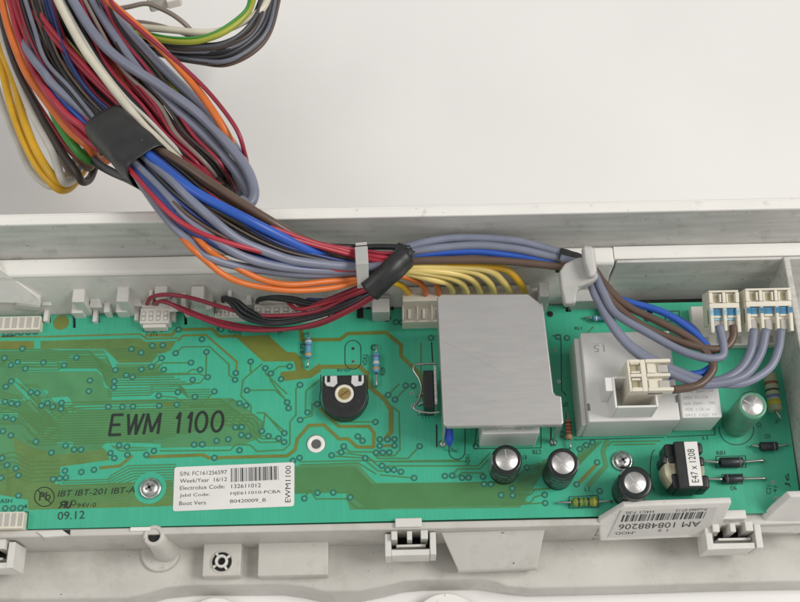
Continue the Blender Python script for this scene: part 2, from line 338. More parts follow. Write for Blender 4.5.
# tube boss with hole
c0 = P(161, 558, -2.0); c1 = P(153.5, 535.5, .1)
ax = Vector((0, 0, 1)); b = MB(); cc = Vector((c1.x, c1.y, -2.0))
b.lathe(cc, [(.46, 0), (.40, .6), (.33, 1.4), (.325, 1.45), (.325, 2.06), (.30, 2.11), (.21, 2.11), (.19, 2.05), (.19, 1.5)], 36, cap=False)
o = b.build('screw_boss', MT['tray'], tray)
b = MB(); b.disc(cc + Vector((0, 0, 1.98)), .193, 24); b.build('boss_hole', MT['hole'], o)
b = MB(); b.lathe(P(161, 553, -2.0), [(.62, 0), (.62, .1), (.57, .14), (.50, .14)], 40); b.build('boss_foot', MT['tray'], tray)
def front_clip(x0, y0, x1, y1, s=1):
    # snap latch: frame, two fingers, crossbar, tongue
    e = empty('snap_latch', P((x0 + x1) / 2, y1, -.6), tray)
    zt = -.25; W = x1 - x0
    pbox(x0, y0 + 17, x0 + .12 * W, y1, zt, -1.3, 'latch_side', MT['clip'], e, .02)
    pbox(x1 - .12 * W, y0 + 15, x1, y1 - 2, zt, -1.3, 'latch_side', MT['clip'], e, .02)
    pbox(x0 + .125 * W, y1 - 7, x1 - .125 * W, y1 - 1, zt - .02, -1.3, 'latch_bar', MT['clip'], e, .02)
    pbox(x0 + .22 * W, y1 - 12, x1 - .2 * W, y1 - 9.5, zt - .3, -1.2, 'latch_rib', MT['clip'], e, .01)
    pbox(x0 + .2 * W, y0 + 1, x1 - .28 * W, y0 + 10, .18, -1.0, 'latch_tongue', MT['clip'], e, .03)
    pbox(x0 + .12 * W, y0 + 14, x0 + .24 * W, y0 + 23, -.1, -1.0, 'latch_finger', MT['clip'], e, .02)
    pbox(x0 + .43 * W, y0 + 14, x0 + .53 * W, y0 + 23, -.1, -1.0, 'latch_finger', MT['clip'], e, .02)
    pbox(x0 + .70 * W, y0 + 12, x0 + .84 * W, y0 + 22, -.1, -1.0, 'latch_finger', MT['clip'], e, .02)
    pbox(x0 + .13 * W, y0 + 11, x1 - .13 * W, y1 - 8, -1.05, -1.1, 'latch_pocket', MT['hole'], e, 0)
front_clip(385, 517, 436, 556.5); front_clip(706, 509, 762, 550)
front_clip(-42, 527, 14, 570)
slab([(36, 531.5, .14), (62, 529.8, .14), (70, 535.5, .14), (44, 537.6, .14)], .25, 'ramp_tab', MT['clip'], tray, .02)
pbox(60, 530, 70, 536, .075, -.2, 'wall_notch', MT['hole'], tray, 0)
pbox(130, 527, 150, 531, .12, -.2, 'wall_tab', MT['rim'], tray, .02)
# raised panel with the bar code label, and gusset right of it
lab_pts = [(597, 519, .35), (624, 503.5, .95), (733, 499.5, .95), (722, 527, -.15), (708, 541, -.95), (600, 545, -.95)]
slab([(599, 521.5, .15), (624, 506.5, .95), (732, 502.5, .95), (717, 537, -.75), (600, 541.5, -.75)], .2, 'label_panel', MT['clip'], tray, .05)
slab([(754, 533, -.95), (775, 511, .35), (791, 497, 1.0), (815, 496, 1.0), (815, 534, -.95)], .22, 'gusset_panel', MT['clip'], tray, .04)
# left bracket behind the board
slab([(-14, 258, 2.35), (40, 298.5, .98), (40.5, 307, .72), (17, 303.5, .8), (-14, 303, .8)], .25, 'corner_bracket', MT['clip'], tray, .04)
slab([(16, 303.7, .76), (40, 307.2, .70), (38, 311.5, .2), (14, 310.5, .2)], .1, 'bracket_edge', MT['clip'], tray, .02)
def slope_at(px, py):                              # point on the sloped back panel
    a = P(px, 313, -.3); bb = P(px, 270, zL - .1); t = max(0, min(1, (313 - py) / 43.0)); return -.3 + t * (zL - .1 + .3)
c = P(42.5, 287, slope_at(42, 287) + .07)
nrm = Vector((0, -(zL + .2), yy(270, zL - .1) - yy(313, -.3))).normalized()
b = MB(); b.lathe(c, [(.27, 0), (.27, .012)], 28, axis=nrm); b.build('round_hole', MT['hole'], tray)
# upright snap hooks along the back edge of the board
def hook(px0, px1, pyt, pym, pyb, m=MT['clip']):
    e = empty('board_hook', P((px0 + px1) / 2, pyb, -.3), tray)
    pbox(px0, pym, px1, pyb, .45, -1.3, 'hook_foot', m, e, .03)
    pbox(px0 + .5, pyt, px1 + 1.5, pym - .5, slope_at(px0, pyt) + .25, -.8, 'hook_head', m, e, .05)
for a in [(71.5, 83, 287.5, 302.5, 313), (116, 127.5, 286, 302, 312), (154, 166, 285.5, 298, 308), (190.5, 203, 285.5, 300.5, 310), (539, 548, 281.5, 297, 306)]: hook(*a)
def finger(px0, px1, pyt, pyb):                    # a pointed locating finger through a board notch
    e = empty('board_finger', P((px0 + px1) / 2, pyb, -.3), tray)
    xm = (px0 + px1) / 2; wd = px1 - px0
    q = [(px0, pyt + 15, .5), (px0 + wd * .22, pyt + 2, .75), (px0 + wd * .5, pyt, .8), (px1 - wd * .22, pyt + 2, .75), (px1, pyt + 15, .5)]
    slab(q, .18, 'finger_head', MT['clip'], e, .03)
    pbox(xm - 2.2, pyt + 14, xm + 2.2, pyb, .2, -1.3, 'finger_stem', MT['clip'], e, .02)
for a in [(41, 51, 291, 321), (88.5, 101.5, 293, 321.5), (131.5, 142, 291.5, 320), (168.5, 178, 297, 320), (245.5, 252, 290, 312), (527.5, 541, 285.5, 307)]: finger(*a)
for q_ in ((206, 291, 212.5, 309), (228, 289, 232, 297), (328, 287, 332.5, 306), (336, 296, 345, 309), (104, 299, 110, 312), (149, 287, 153, 296), (181, 291, 186, 307)):
    pbox(*q_, slope_at(q_[0], q_[1]) + .12, -1.0, 'edge_rib', MT['clip'], tray, .03)
o = pbox(371.5, 298, 389.5, 312, .75, -1.0, 'edge_clamp', MT['holder'], tray, .04)
pbox(374, 294.5, 390, 297.8, .62, -1.0, 'clamp_back', MT['holder'], o, .03)
pbox(357, 305, 363, 318, .02, -.3, 'edge_notch', MT['hole'], tray, 0)
for q in ((391, 302, 393.5, 310), (366, 302, 370.5, 309)): pbox(*q, .02, -.3, 'edge_notch', MT['hole'], tray, 0)
# strap over the bundle
b = MB(); r = []
zs = 3.85
slab([(354.5, 246.5, zs - .25), (367.5, 245.5, zs - .25), (368.5, 262.8, zs + .1), (355.5, 263.6, zs + .1)], .1, 'cable_strap', MT['holder'], tray, .03)
slab([(355.5, 264, zs + .08), (368.5, 263.2, zs + .08), (369, 287.5, zs - .75), (357.5, 289, zs - .75)], .1, 'cable_strap', MT['holder'], tray, .03)
slab([(355.5, 246, zs - .3), (367, 245, zs - .3), (367.3, 250, 1.75), (356, 250.5, 1.75)], .1, 'strap_post', MT['holder'], tray, .02)

# ================================================================== CIRCUIT BOARD
board = empty('circuit_board', P(400, 420, -.16))
tag(board, 'green printed circuit board with components, labelled EWM 1100', 'circuit board')
far = lambda x: 315.6 - .0205 * (x - 40)
near = lambda x: 530.0 - .0225 * x
nt_ = [(44, 50.5, 7.5), (72.5, 75.5, 13), (92.5, 99.5, 8), (134.5, 139.5, 8), (170.5, 175.5, 7.5), (184, 187, 12), (565.5, 571, 7)]
out = [(-60, near(-60)), (200, near(200)), (500, near(500)), (802, near(802)), (797.5, 480), (790.5, 430), (784, 385), (775, 330), (770.5, far(770))]
lst = []
for x0, x1, d in reversed(nt_): lst += [(x1, far(x1)), (x1 + .2, far(x1) + d), (x0 + .2, far(x0) + d), (x0, far(x0))]
out += lst + [(-60, far(-60))]
top = [P(x, y, 0) for x, y in out]
b = MB(); b.prism(top, [q - Vector((0, 0, .16)) for q in top])
sub = b.build('board_panel', MT['pcb'], board)
bm = bmesh.new(); bm.from_mesh(sub.data); bmesh.ops.triangulate(bm, faces=[f for f in bm.faces if len(f.verts) > 4]); bm.to_mesh(sub.data); bm.free()

# --- copper
olive = MB(); thin = MB(); dull = MB(); field = MB()
ZC = [0]
def lift(z): ZC[0] += 1; return z + (ZC[0] % 160) * 1.6e-5
from mathutils.geometry import tessellate_polygon
def pour(pts, mb, z=.003):
    q = [P(x, y, 0) for x, y in pts]; z = lift(z); q = [Vector((v.x, v.y, z)) for v in q]
    mb.add(q, [f if (q[f[1]] - q[f[0]]).cross(q[f[2]] - q[f[0]]).z > 0 else (f[2], f[1], f[0]) for f in tessellate_polygon([q])])
def tr(mb, pts, wpx, z=.006):
    x, y = pts[0]; wd = cm(wpx, x, y); z = lift(z)
    for a, c in zip(pts, pts[1:]):                # one quad per leg, overlapping legs a hair apart
        A, B = P(*a, 0), P(*c, 0); z += 1.1e-6 * 9; d = (B - A); d.z = 0
        if d.length < 1e-6: continue
        d.normalize(); nn = Vector((-d.y, d.x, 0)) * (wd / 2); A = A - d * wd * .2; B = B + d * wd * .2
        mb.add([(p.x, p.y, z) for p in (A - nn, B - nn, B + nn, A + nn)], [(0, 1, 2, 3)])
pour([(235, 336.5), (268, 335), (287, 352), (296, 352.5), (302, 358.5), (303.5, 369), (296, 371), (294, 361.5), (263, 361.5)], olive)
pour([(294.5, 361), (303.5, 368), (308, 371), (320, 363), (321, 371.5), (311, 378), (285.5, 381), (280, 376.5), (281, 372), (296, 370.5)], olive, .0036)
pour([(0, 341), (34, 341), (34, 348.5), (0, 350)], olive); pour([(40.5, 341), (140, 338), (146, 342), (176, 341), (171, 350), (165, 353), (158, 353), (152, 362.5), (119, 363), (109, 353), (104, 349), (40.5, 349)], field)
pour([(0, 351), (104, 350), (112, 364), (160, 364), (160, 376), (112, 378), (112, 400), (230, 398), (252, 412), (262, 425), (260, 438), (240, 446), (120, 449), (60, 456), (0, 470)], dull, .0022)
pour([(294, 466), (358, 464), (376, 483), (500, 482), (515, 484), (530, 474), (540, 478), (520, 508), (350, 510), (345, 492), (294, 494)], dull, .0022)
gap = MB()
for pts_, w_ in (([(8, 364.5), (64, 363.8)], 5.5), ([(26, 370.2), (98, 369.8), (103, 375), (106, 386), (113, 390), (150, 389)], 3.2), ([(70, 356.8), (108, 356), (115, 368)], 4.4), ([(11, 380), (37, 407)], 2.2), ([(16, 379), (34, 396), (56, 419)], 2.4), ([(24, 390), (46, 394)], 7), ([(42, 402), (66, 400), (72, 410)], 7), ([(60, 398), (76, 411)], 3), ([(74, 407.5), (105, 406.5), (160, 405.5)], 5.5), ([(0, 416), (17, 415.5)], 5), ([(58, 443), (72, 444.5)], 5), ([(106, 445), (120, 456)], 8), ([(0, 402), (24, 401)], 4.5), ([(64, 474.5), (98, 469.5)], 7), ([(56, 482), (70, 477)], 5), ([(112, 444), (160, 446)], 4), ([(150, 388), (176, 382), (208, 380)], 6), ([(165, 397), (176, 400)], 2.5)):
    tr(gap, pts_, w_, .0045)
gap.build('mask_gap', MT['pcb'], board, kind='stuff')
pour([(20, 378), (70, 377), (96, 381), (98, 397), (80, 397), (70, 388), (44, 388), (36, 384)], dull)
pour([(0, 380), (16, 384), (40, 412), (58, 420), (62, 450), (50, 452), (30, 440), (16, 452), (0, 440)], dull)
pour([(12, 436), (34, 448), (60, 455), (105, 449), (110, 460), (60, 467), (60, 485), (172, 481), (176, 506), (28, 510), (28, 500), (0, 495), (0, 470), (20, 468)], field)
b = MB(); b.disc(P(61, 322.5, .003), cm(8, 61, 322), 32); b.build('copper_pour', MT['olive'], board)
tr(olive, [(320, 367), (360, 366.5), (367, 374), (369, 386), (385, 400), (391, 410), (391, 432), (386, 438.5)], 4.6)
tr(olive, [(301, 329), (301.5, 340), (340, 339.5), (348, 333.5), (386, 332.5), (401, 345), (401, 356), (414, 368.5), (424, 379), (424, 400)], 3.8)
tr(olive, [(148, 457), (203, 455), (209, 458), (287, 456), (295, 450), (297.5, 439), (309, 425.5), (324, 425), (339, 439), (348, 439), (357, 447), (373.5, 447.3), (374, 433), (369, 426.5), (339, 426.5), (319.5, 408.5)], 3.4)
tr(olive, [(146, 335.2), (172, 335), (176.5, 330), (212, 328.8), (219.5, 336.5), (241, 336)], 3.2)
tr(olive, [(178, 341), (183, 335.5), (206, 335), (237, 362), (236, 373)], 2.0)
tr(olive, [(163, 405), (175, 404.5)], 3.4); tr(olive, [(384, 446), (394, 445.7)], 2.6); tr(olive, [(598, 463), (578, 484)], 3.4); tr(olive, [(380, 440), (395, 439.5)], 2.4)
tr(olive, [(100, 468), (120, 466), (132, 456)], 3); tr(olive, [(0, 337), (50, 336.6), (140, 334), (147, 339), (178, 338)], 1.6)
tr(dull, [(607, 440), (603, 452), (606, 466), (588, 486)], 5); tr(dull, [(560, 458), (545, 462), (538, 475), (528, 484)], 5)
T1 = [  # single thin traces
 [(176, 353), (182.5, 347), (209.5, 346.7), (229, 364.5), (229, 375), (235, 379)], [(206.5, 352), (206, 376), (200, 383), (170, 385)],
 [(162, 358), (151.5, 366.5)], [(191, 362.8), (163, 363), (155, 370), (105, 370.5)], [(200, 369.8), (192, 369.7), (187, 373.4), (132, 374.5)], [(207, 377), (200, 374), (126, 376)],
 [(250.5, 361), (250.5, 372)], [(262, 364), (243, 380), (241, 396), (251, 406), (251, 412)], [(265, 368), (266, 374), (287, 394)], [(289.5, 366.5), (279, 366.6), (271, 373)],
 [(299.5, 385), (296, 389), (296, 415), (290, 422), (290, 444), (284, 450), (257, 451.5), (250, 445), (236, 444.6), (230, 450.5), (160, 451)],
 [(247, 390.5), (275, 390), (288, 402)], [(270, 380), (287, 402)], [(322, 378), (306, 391), (305.5, 411)], [(315, 404), (312, 404), (312, 416), (300, 419)],
 [(317, 404.3), (330, 419), (339, 426)], [(375, 422), (340, 422), (331, 414)], [(388, 395), (399, 384)], [(395, 399.7), (406, 388)], [(384, 395), (384, 400), (399, 412), (400, 450), (394, 456), (375, 456)],
 [(263, 431), (265, 413), (282, 433), (284, 433)], [(262, 431), (262, 422), (254, 415), (206, 415)], [(268.5, 436), (261, 436), (258, 432), (258, 424), (252, 418), (200, 418)], [(278.5, 438.5), (262, 439), (254, 432), (254, 426), (249, 421), (205, 422)],
 [(284, 442), (260, 442.5), (251, 434), (250, 428), (246, 424), (210, 426)], [(257, 413), (264, 413), (284, 431)], [(214.5, 391.5), (202, 404.5), (186, 405), (176, 397.5), (158, 396)],
 [(178, 392.4), (184, 392.4), (187, 397), (195, 397)], [(240, 403.5), (232, 399), (228, 405), (190, 406.5)],
 [(300, 462), (340, 461), (372, 460.5), (378, 466), (395, 466)], [(343.8, 446.5), (350, 452), (372, 452), (378, 458.5), (408, 458.6), (419, 447)], [(336, 452), (366, 456), (374, 461.5), (460, 460.5)],
 [(331, 456), (362, 458), (378, 471), (404, 471)], [(380, 475), (413, 478)], [(300, 465), (358, 463), (376, 474)], [(390, 462), (470, 461.5)], [(390, 466), (478, 466), (490, 453)], [(452, 475.5), (458, 469), (480, 469), (488, 460)], [(455, 478), (462, 473), (484, 473)],
 [(333, 493), (354, 492.5)], [(304, 498.5), (310, 490), (316, 499), (346, 499), (356, 508), (380, 509)], [(346, 498), (357, 508)],
 [(475, 443), (489, 430)], [(513, 495.5), (530, 495), (535, 490), (560, 488)], [(500, 503), (530, 503), (535, 497), (544, 495)], [(500, 506), (545, 503)], [(500, 492), (556, 488)],
 [(421, 384), (421, 343)], [(583, 338), (593, 327)], [(147, 450), (120, 451), (112, 446)], [(660, 441), (612, 442), (608, 446)], [(655, 444), (614, 445)],
 [(572, 362), (577, 368)], [(56, 417), (25, 385)], [(52, 419), (22, 387)], [(60, 417), (68, 410), (84, 408), (106, 407)],
 [(25, 370.5), (58, 370), (62, 367.5), (97, 368), (104, 375), (106, 384), (112, 389)], [(20, 365), (60, 364)], [(77, 357), (106, 356), (112, 368)], [(0, 365), (10, 360)],
 [(0, 462), (8, 470), (8, 490)], [(0, 410), (30, 400), (40, 410)], [(0, 424), (22, 424), (30, 430)],
]
for q in T1: tr(thin, q, 1.35)
# the light gaps in the dense field read as bright mask; the field itself as many parallel tracks
for i in range(17):                                   # field behind EWM 1100
    y = 402.5 + i * 2.62; xa = 42 + (i % 3) * 3 - i * .6; xb = 236 - abs(i - 5) * 3.2 - (8 if i > 10 else 0) * (i - 10)
    tr(thin, [(xa - 8, y - 8 + i * .3), (xa, y + .8), (xb, y - 3.4)], 1.25)
    if i < 10: tr(thin, [(xb, y - 3.4), (xb + 8 + i, y + 3 + i * .2)], 1.25)
for i in range(8):                                    # upper field
    y = 341.6 + i * 2.4; tr(thin, [(0, y + 8), (44 + i * 2, y + 8), (60, y + 9.5), (88 + i * 2, y + 9.2), (104, y + 22), (112, y + 27), (150 + 6 * i, y + 26)], 1.2)
for i in range(5):
    y = 349 + i * 2.5; tr(thin, [(108 + i * 2, y), (168 - i * 3, y - .8)], .9, .0062)
for i in range(9):
    y = 383 + i * 2.4; tr(thin, [(108, y + 6), (150, y + 5), (154, y + 1.5), (178 + i, y + 1), (185 + i, y + 7), (210, y + 6.5)] if i < 4 else [(0, y + 20), (30, y + 20), (60, y + 24)], 1.1)
for i in range(15):                                   # bottom bus: straight, diagonal, straight
    y = 467.5 + i * 1.75; xk = 355 - i * .6
    tr(thin, [(296, y + 1.2), (xk, y - .2), (xk + 17 + i * .25, y + 17.5 - i * .1), (500, y + 14.5 - i * .15), (512 + i * 1.2, y + 14.2 - i * .15)] , 1.0)
    if i < 7: tr(thin, [(512 + i * 1.2, y + 14.2 - i * .15), (530 + i * 2, y - 2 - i * .2), (540, y - 4)], 1.0)
for i in range(9):
    y = 478 + i * 2.2; tr(thin, [(62, y + 3), (108, y + 1.6), (112 + i, y - 3), (128 + i * 1.5, y - 12 + i * .4), (176, y - 13.5 + i * .4)], 1.1)
for i in range(7):
    tr(thin, [(602 - i * 3.2, 441 + i * .6), (576 - i * 1.0, 468 + i * 1.0)], 1.2)
for i in range(6):                                   # left diagonals
    tr(thin, [(0, 392 + i * 3), (18, 396 + i * 3), (44, 422 + i * 3.2), (60, 424 + i * 3.4)], 1.2)
    tr(thin, [(0, 455 + i * 5), (14, 452 + i * 5), (30, 462 + i * 4), (60, 461 + i * 4)], 1.2)
    tr(thin, [(20 + i * 3, 384), (46 + i * 3, 409), (66 + i * 2, 409.4 - i * .8)], 1.0)
hat = MB()
for i in range(7): tr(hat, [(60, 488 + i * 2.7), (176, 484 + i * 2.7)], .7, .0062)
for i in range(7): tr(hat, [(70 + i * 14.5, 487), (70.4 + i * 14.5, 507.5)], .5, .0066)
field.build('copper_pour', MT['field'], board, kind='stuff', label='olive green copper fields'); olive.build('copper_trace', MT['olive'], board, kind='stuff', label='wide olive copper tracks under the green mask')
thin.build('copper_trace', MT['thin'], board, kind='stuff', label='thin parallel copper tracks under the green mask')
dull.build('copper_trace', MT['dull'], board, kind='stuff', label='dull green copper areas')
hat.build('ground_hatch', MT['dull'], board, kind='stuff')
# --- vias
VZ = {(0, 300): [(30,388),(73,435),(118,415),(290,418),(428,437),(170,458),(510,385),(770,467),(763,543),(760,583),(600,537),(75,543),(40,578),(150,325),(40,225),(93,222),(140,218),(190,215),(238,213)],
 (100, 300): [(210,328),(275,352),(349,305),(419,302),(524,198),(412,388),(343,445),(277,463),(425,465),(505,355),(607,418),(680,262),(710,347),(668,465),(718,515),(618,533),(175,502),(218,515),(318,200),(360,198),(413,195)],
 (200, 300): [(338,411),(436,455),(472,491),(598,443),(541,528),(239,488),(234,533),(666,566),(140,196),(210,200)],
 (0, 380): [(207,82),(250,88),(317,155),(277,172),(353,180),(411,153),(407,194),(35,145),(77,157),(118,161),(40,250),(88,262),(20,342),(73,370),(240,412),(438,438),(495,465),(541,465),(343,486),(737,488),(763,522),(593,75),(722,180),(14,522),(47,568),(107,590)],
 (100, 380): [(57,180),(150,180),(220,178),(392,105),(395,172),(512,165),(520,82),(633,113),(763,77),(128,436),(180,445),(183,500),(310,500),(360,474),(628,432),(683,430),(778,407),(763,520)],
 (200, 380): [(313,70),(264,156),(307,171),(581,150),(591,189),(668,34),(717,217),(781,162),(668,267),(236,316),(278,315),(276,367),(322,375),(189,396),(15,430),(264,469),(413,342),(457,375),(563,355),(525,390),(561,415),(664,520),(620,540)],
 (300, 380): [(588,101),(633,131),(705,38),(755,40),(503,281),(386,377),(417,406),(292,443),(275,483),(211,503),(435,522),(532,397),(583,397),(630,396),(532,440),(630,438),(508,485),(552,485),(596,484)],
 (290, 440): [(184,353),(289,351),(402,383),(96,391),(613,173),(651,200),(693,200),(740,213)],
 (390, 430): [(198,109),(161,321),(366,308),(414,305),(480,320),(524,319),(620,313),(627,362),(673,363),(741,435),(572,110)],
 (500, 420): [(82,457),(85,503),(298,500),(302,555),(532,195),(575,168),(617,150),(648,283),(512,430),(664,475),(180,318)],
 (0, 450): [(124,170),(124,305),(36,390),(87,390),(138,388),(434,140),(543,148),(627,133),(355,195),(398,190),(440,185),(8,187)]}
pad = MB(); fil = MB(); pin = MB()
extra = [(374, 347.5), (402, 322.5), (396, 322.3), (431, 338), (558, 337), (567, 338)]
vias = [(ox + a / 6.667, oy + c_ / 6.667) for (ox, oy), l in VZ.items() for a, c_ in l] + extra
for x, y in vias:
    r = cm(3.25, x, y); q = P(x, y, 0)
    dz = len(pad.v) % 7 * 1e-4; pad.disc(q + Vector((0, 0, .0098 + dz)), r, 16, r * .60); fil.disc(q + Vector((0, 0, .0106 + dz)), r * .61, 12); pin.disc(q + Vector((.0, 0, .0122 + dz)), r * .2, 8)
pad.build('via_pad', MT['via1'], board, kind='stuff'); fil.build('via_pad', MT['via2'], board, kind='stuff'); pin.build('via_hole', MT['via3'], board, kind='stuff')
# bare solder holes
sp = MB(); sh = MB()
for x, y in [(353, 348.5), (353, 361.5), (555, 350), (559, 381.5), (672.5, 315), (773, 482.5), (776, 498), (412, 393), (412.5, 406)]:
    q = P(x, y, .007); sp.disc(q, cm(1.7, x, y), 12); sh.disc(q + Vector((0, 0, .004)), cm(.8, x, y), 8)
sp.build('solder_pad', MT['solder'], board, kind='stuff'); sh.build('via_hole', MT['hole'], board, kind='stuff')
for x, y, r in [(387, 318, 4.1), (550, 314, 3.2)]:
    bb = MB(); bb.disc(P(x, y, .008), cm(r, x, y), 20); bb.build('drill_hole', MT['hole'], board)
# --- silkscreen
def sline(pts, wpx=.8, m=MT['ink_soft'], closed=False):
    if closed: pts = pts + [pts[0]]
    bb = MB(); tr(bb, pts, wpx, .0108); return bb.build('silkscreen_line', m, board, kind='stuff')
def ell(cx, cy, rx, ry, a0=0, a1=360, n=36): return [(cx + rx * math.cos(math.radians(a0 + (a1 - a0) * k / n)), cy + ry * math.sin(math.radians(a0 + (a1 - a0) * k / n))) for k in range(n + 1)]
def capsule(cx, cy, rx, ry): return ell(cx, cy - ry + rx, rx, rx, 180, 360, 12) + ell(cx, cy + ry - rx, rx, rx, 0, 180, 12)
sline(capsule(353, 355, 8, 14.5), closed=True); sline(capsule(457, 441, 8, 18.5), closed=True)
sline(ell(344, 397.5, 24.3, 23.6, -20, 200)); sline([(320.8, 390), (320.8, 375)]); sline([(367.8, 390), (367.4, 375)])
sline(ell(736.5, 429.5, 17.2, 15.5, -10, 190, 40))
sline([(477, 426), (474, 449), (541, 448), (541, 424)]); sline([(561, 338), (561.5, 390), (566, 395.5)]); sline([(552, 336), (561, 335)])
sline([(716, 456.5), (745.5, 456), (746, 467.5), (716, 468)], closed=True); sline([(722, 474.5), (742.5, 474), (742.5, 484), (722, 484.4)], closed=True)
sline([(574, 440), (664, 437.5)]); sline([(667, 437), (715, 435), (714, 428)]); sline([(569, 497), (598, 495.5), (598.5, 507.5), (569, 508.5)], closed=True)
sline([(436.5, 425), (436.8, 447)], 1.4, MT['ink']); sline([(551, 428), (551, 446)], 1.4, MT['ink']); sline([(665, 311.5), (679, 311), (679.5, 321), (665.5, 321.5)], closed=True)
sline(ell(655, 470, 5, 20, 90, 270)); sline([(22.5, 512), (28.5, 512), (27, 528.5)], .8)
for x in (560,): sline([(431.5, 342.5), (432.5, 362)], 1.1, MT['ink'])
I, IS = MT['ink'], MT['ink_soft']
GL = {'E': [[(1, 0), (0, 0), (.12, 1), (1.05, 1)], [(.06, .5), (.85, .5)]], 'W': [[(0, 1), (.2, 0), (.62, .98), (.72, 0), (1.2, 1)]], 'M': [[(-.05, 0), (.12, 1), (.5, .1), (1.05, 1), (1.0, 0)]], '1': [[(0, .72), (.38, 1), (.32, 0)]],
 '0': [[(.5 + .46 * math.cos(a) , .5 + .5 * math.sin(a)) for a in [k * math.pi / 9 for k in range(19)]]]}
def stroke(ch, x, y, w_, h, wpx=2.7):
    bb = MB()
    for pl_ in GL[ch]: tr(bb, [(x + a * w_ + (b_ * 2.0), y - b_ * h - a * w_ * .033) for a, b_ in pl_], wpx, .0135)
    o = bb.build('printed_letter', I, board, kind='stuff')
for ch, x, w_ in (('E', 109.5, 11), ('W', 126.5, 13), ('M', 144.5, 13.5), ('1', 175.5, 8), ('1', 187, 8), ('0', 194.5, 12), ('0', 210.5, 12)): stroke(ch, x, 435.2 - (x - 109) * .033, w_, 20)
tpx('IBT IBT-201 IBT-A', 57.5, 497.0, 135, 493.0, 6.0, I, board, z=.0142, bold=.02, shear=.2)
GL['R'] = [[(1.0, 0), (1.0, 1), (.3, 1), (.05, .76), (.3, .5), (1.0, .5)], [(.5, .5), (.0, 0)]]; GL['U'] = [[(0, 1), (.0, .2), (.3, 0), (.75, 0), (1, .2), (1, 1)]]
stroke('R', 59.2, 508.2, 5, 6.3, 1.5); stroke('U', 66, 508, 3.8, 6.3, 1.5)
tpx('94V-0', 77, 507.7, 96, 507, 4.2, I, board, z=.0085); sline(ell(73.5, 503, 2.4, 2.4), .8, I)
tpx('09.12', 57.5, 520.2, 84.5, 518.8, 7.8, IS, board)
sline(ell(44.5, 497, 9.8, 9.6), .9, I); sline([(38, 490.5), (51.5, 504)], .9, I); tpx('Pb', 39, 501, 50.5, 500.5, 8.5, I, board, z=.0142)
tpx('FLASH', -6, 503.5, 12, 503, 4, IS, board, z=.0142); tpx('4', 23.5, 508.8, 27, 508.6, 4, I, board, z=.0142)
def vtxt(s, x, y0, y1, hpx, m=IS): tpx(s, x, y0, x + .6, y1, hpx, m, board)     # reads upwards
vtxt('R75', 304.5, 353.5, 343.5, 4.6); vtxt('VDR2', 367, 366, 354.5, 4.4); vtxt('R29', 384.5, 375.5, 367.5, 4.2); tpx('RV103', 337.5, 372, 350, 371.6, 3.2, IS, board)
tpx('J12', 150, 336.6, 157.5, 336.4, 4, IS, board); tpx('3', 142, 332, 144.6, 331.9, 4, IS, board); tpx('1', 165.5, 331.6, 167, 331.5, 4, IS, board)
tpx('J10', 234, 335, 241, 334.7, 4, IS, board); tpx('J9', 277.5, 334.6, 282.5, 334.4, 4, IS, board); tpx('3', 215.5, 331, 218, 331, 3.6, IS, board)
tpx('TT1', 421, 419, 429, 418.6, 4, IS, board); tpx('RL2', 533, 454.5, 541.5, 454, 4.4, IS, board); tpx('U5', 562.5, 407, 568.5, 406.6, 4.6, IS, board)
vtxt('R9', 564, 438, 431.5, 4); vtxt('VDR1', 469.5, 465.5, 455, 4.2); tpx('L1', 585, 491.5, 589.5, 491.3, 4.2, IS, board); tpx('C8', 523, 459.5, 527, 459.2, 3.8, IS, board)
tpx('D5', 765.5, 438.6, 770.6, 438.4, 4.2, IS, board); tpx('RB1', 717, 455.2, 725.5, 454.8, 4, IS, board); tpx('D6', 731, 490.5, 736.8, 490.2, 4.2, IS, board)
vtxt('C21', 770.5, 494.5, 486, 4.2); vtxt('41', 776.5, 493, 487, 3.6); tpx('C3', 757, 427.5, 761.5, 427, 4.4, IS, board); vtxt('J6', 790, 488, 474, 5.2); tpx('9', 405, 325.6, 407.5, 325.4, 3.6, IS, board)
tpx('RL1', 575, 330, 582, 329.6, 3.2, IS, board); tpx('L1', 703, 440, 708, 439.8, 3.6, IS, board)
sline([(2, 336.5), (14, 336)], 1.5, IS)
# --- paper label
def quad_slab(pts, th, z, name, m, parent, rc=0.0):
    q = [P(x, y, z) for x, y in pts]
    if rc:
        r = []; n = len(q)
        for i in range(n):
            p, a, c_ = q[i], q[i-1], q[(i+1) % n]; da = (a - p).normalized() * rc; dc = (c_ - p).normalized() * rc
            for k in range(6):
                t = k / 5; r.append((p + da) * (1-t)**2 + p * 2*t*(1-t) + (p + dc) * t*t)
        q = r
    bb = MB(); bb.prism([Vector((v.x, v.y, z)) for v in q], [Vector((v.x, v.y, z - th)) for v in q]); return bb.build(name, m, parent)
lab = quad_slab([(174.5, 467.3), (294.5, 462.2), (294.2, 506.3), (172.8, 511.5)], .012, .024, 'paper_label', MT['paper'], board, .09)
lab['label'] = 'white printed serial number sticker'
LZ = dict(z=.0275)
def lt(s, x0, x1, y, h, bold=.0, **k): tpx(s, x0, y, x1, y - (x1 - x0) * .040, h, I, lab, bold=bold, **LZ, **k)
lt('S/N: FC161256597', 180, 227, 476.2, 4.0, .012); lt('Week/Year  16/12', 180, 227, 483.3, 3.9, .014); lt('Electrolux Code:', 180, 225, 490.4, 3.9, .014); lt('132611012', 231.5, 261, 488.7, 3.9, .014)
lt('Jabil Code:', 179.8, 209.5, 498.2, 3.9, .014); lt('HJE611010-PCBA', 230.5, 280.8, 496.2, 3.9, .018); lt('Boot Vers', 179.3, 206, 505.8, 3.9, .014); lt('B0420009_B', 230.2, 266, 503.9, 3.9, .014)
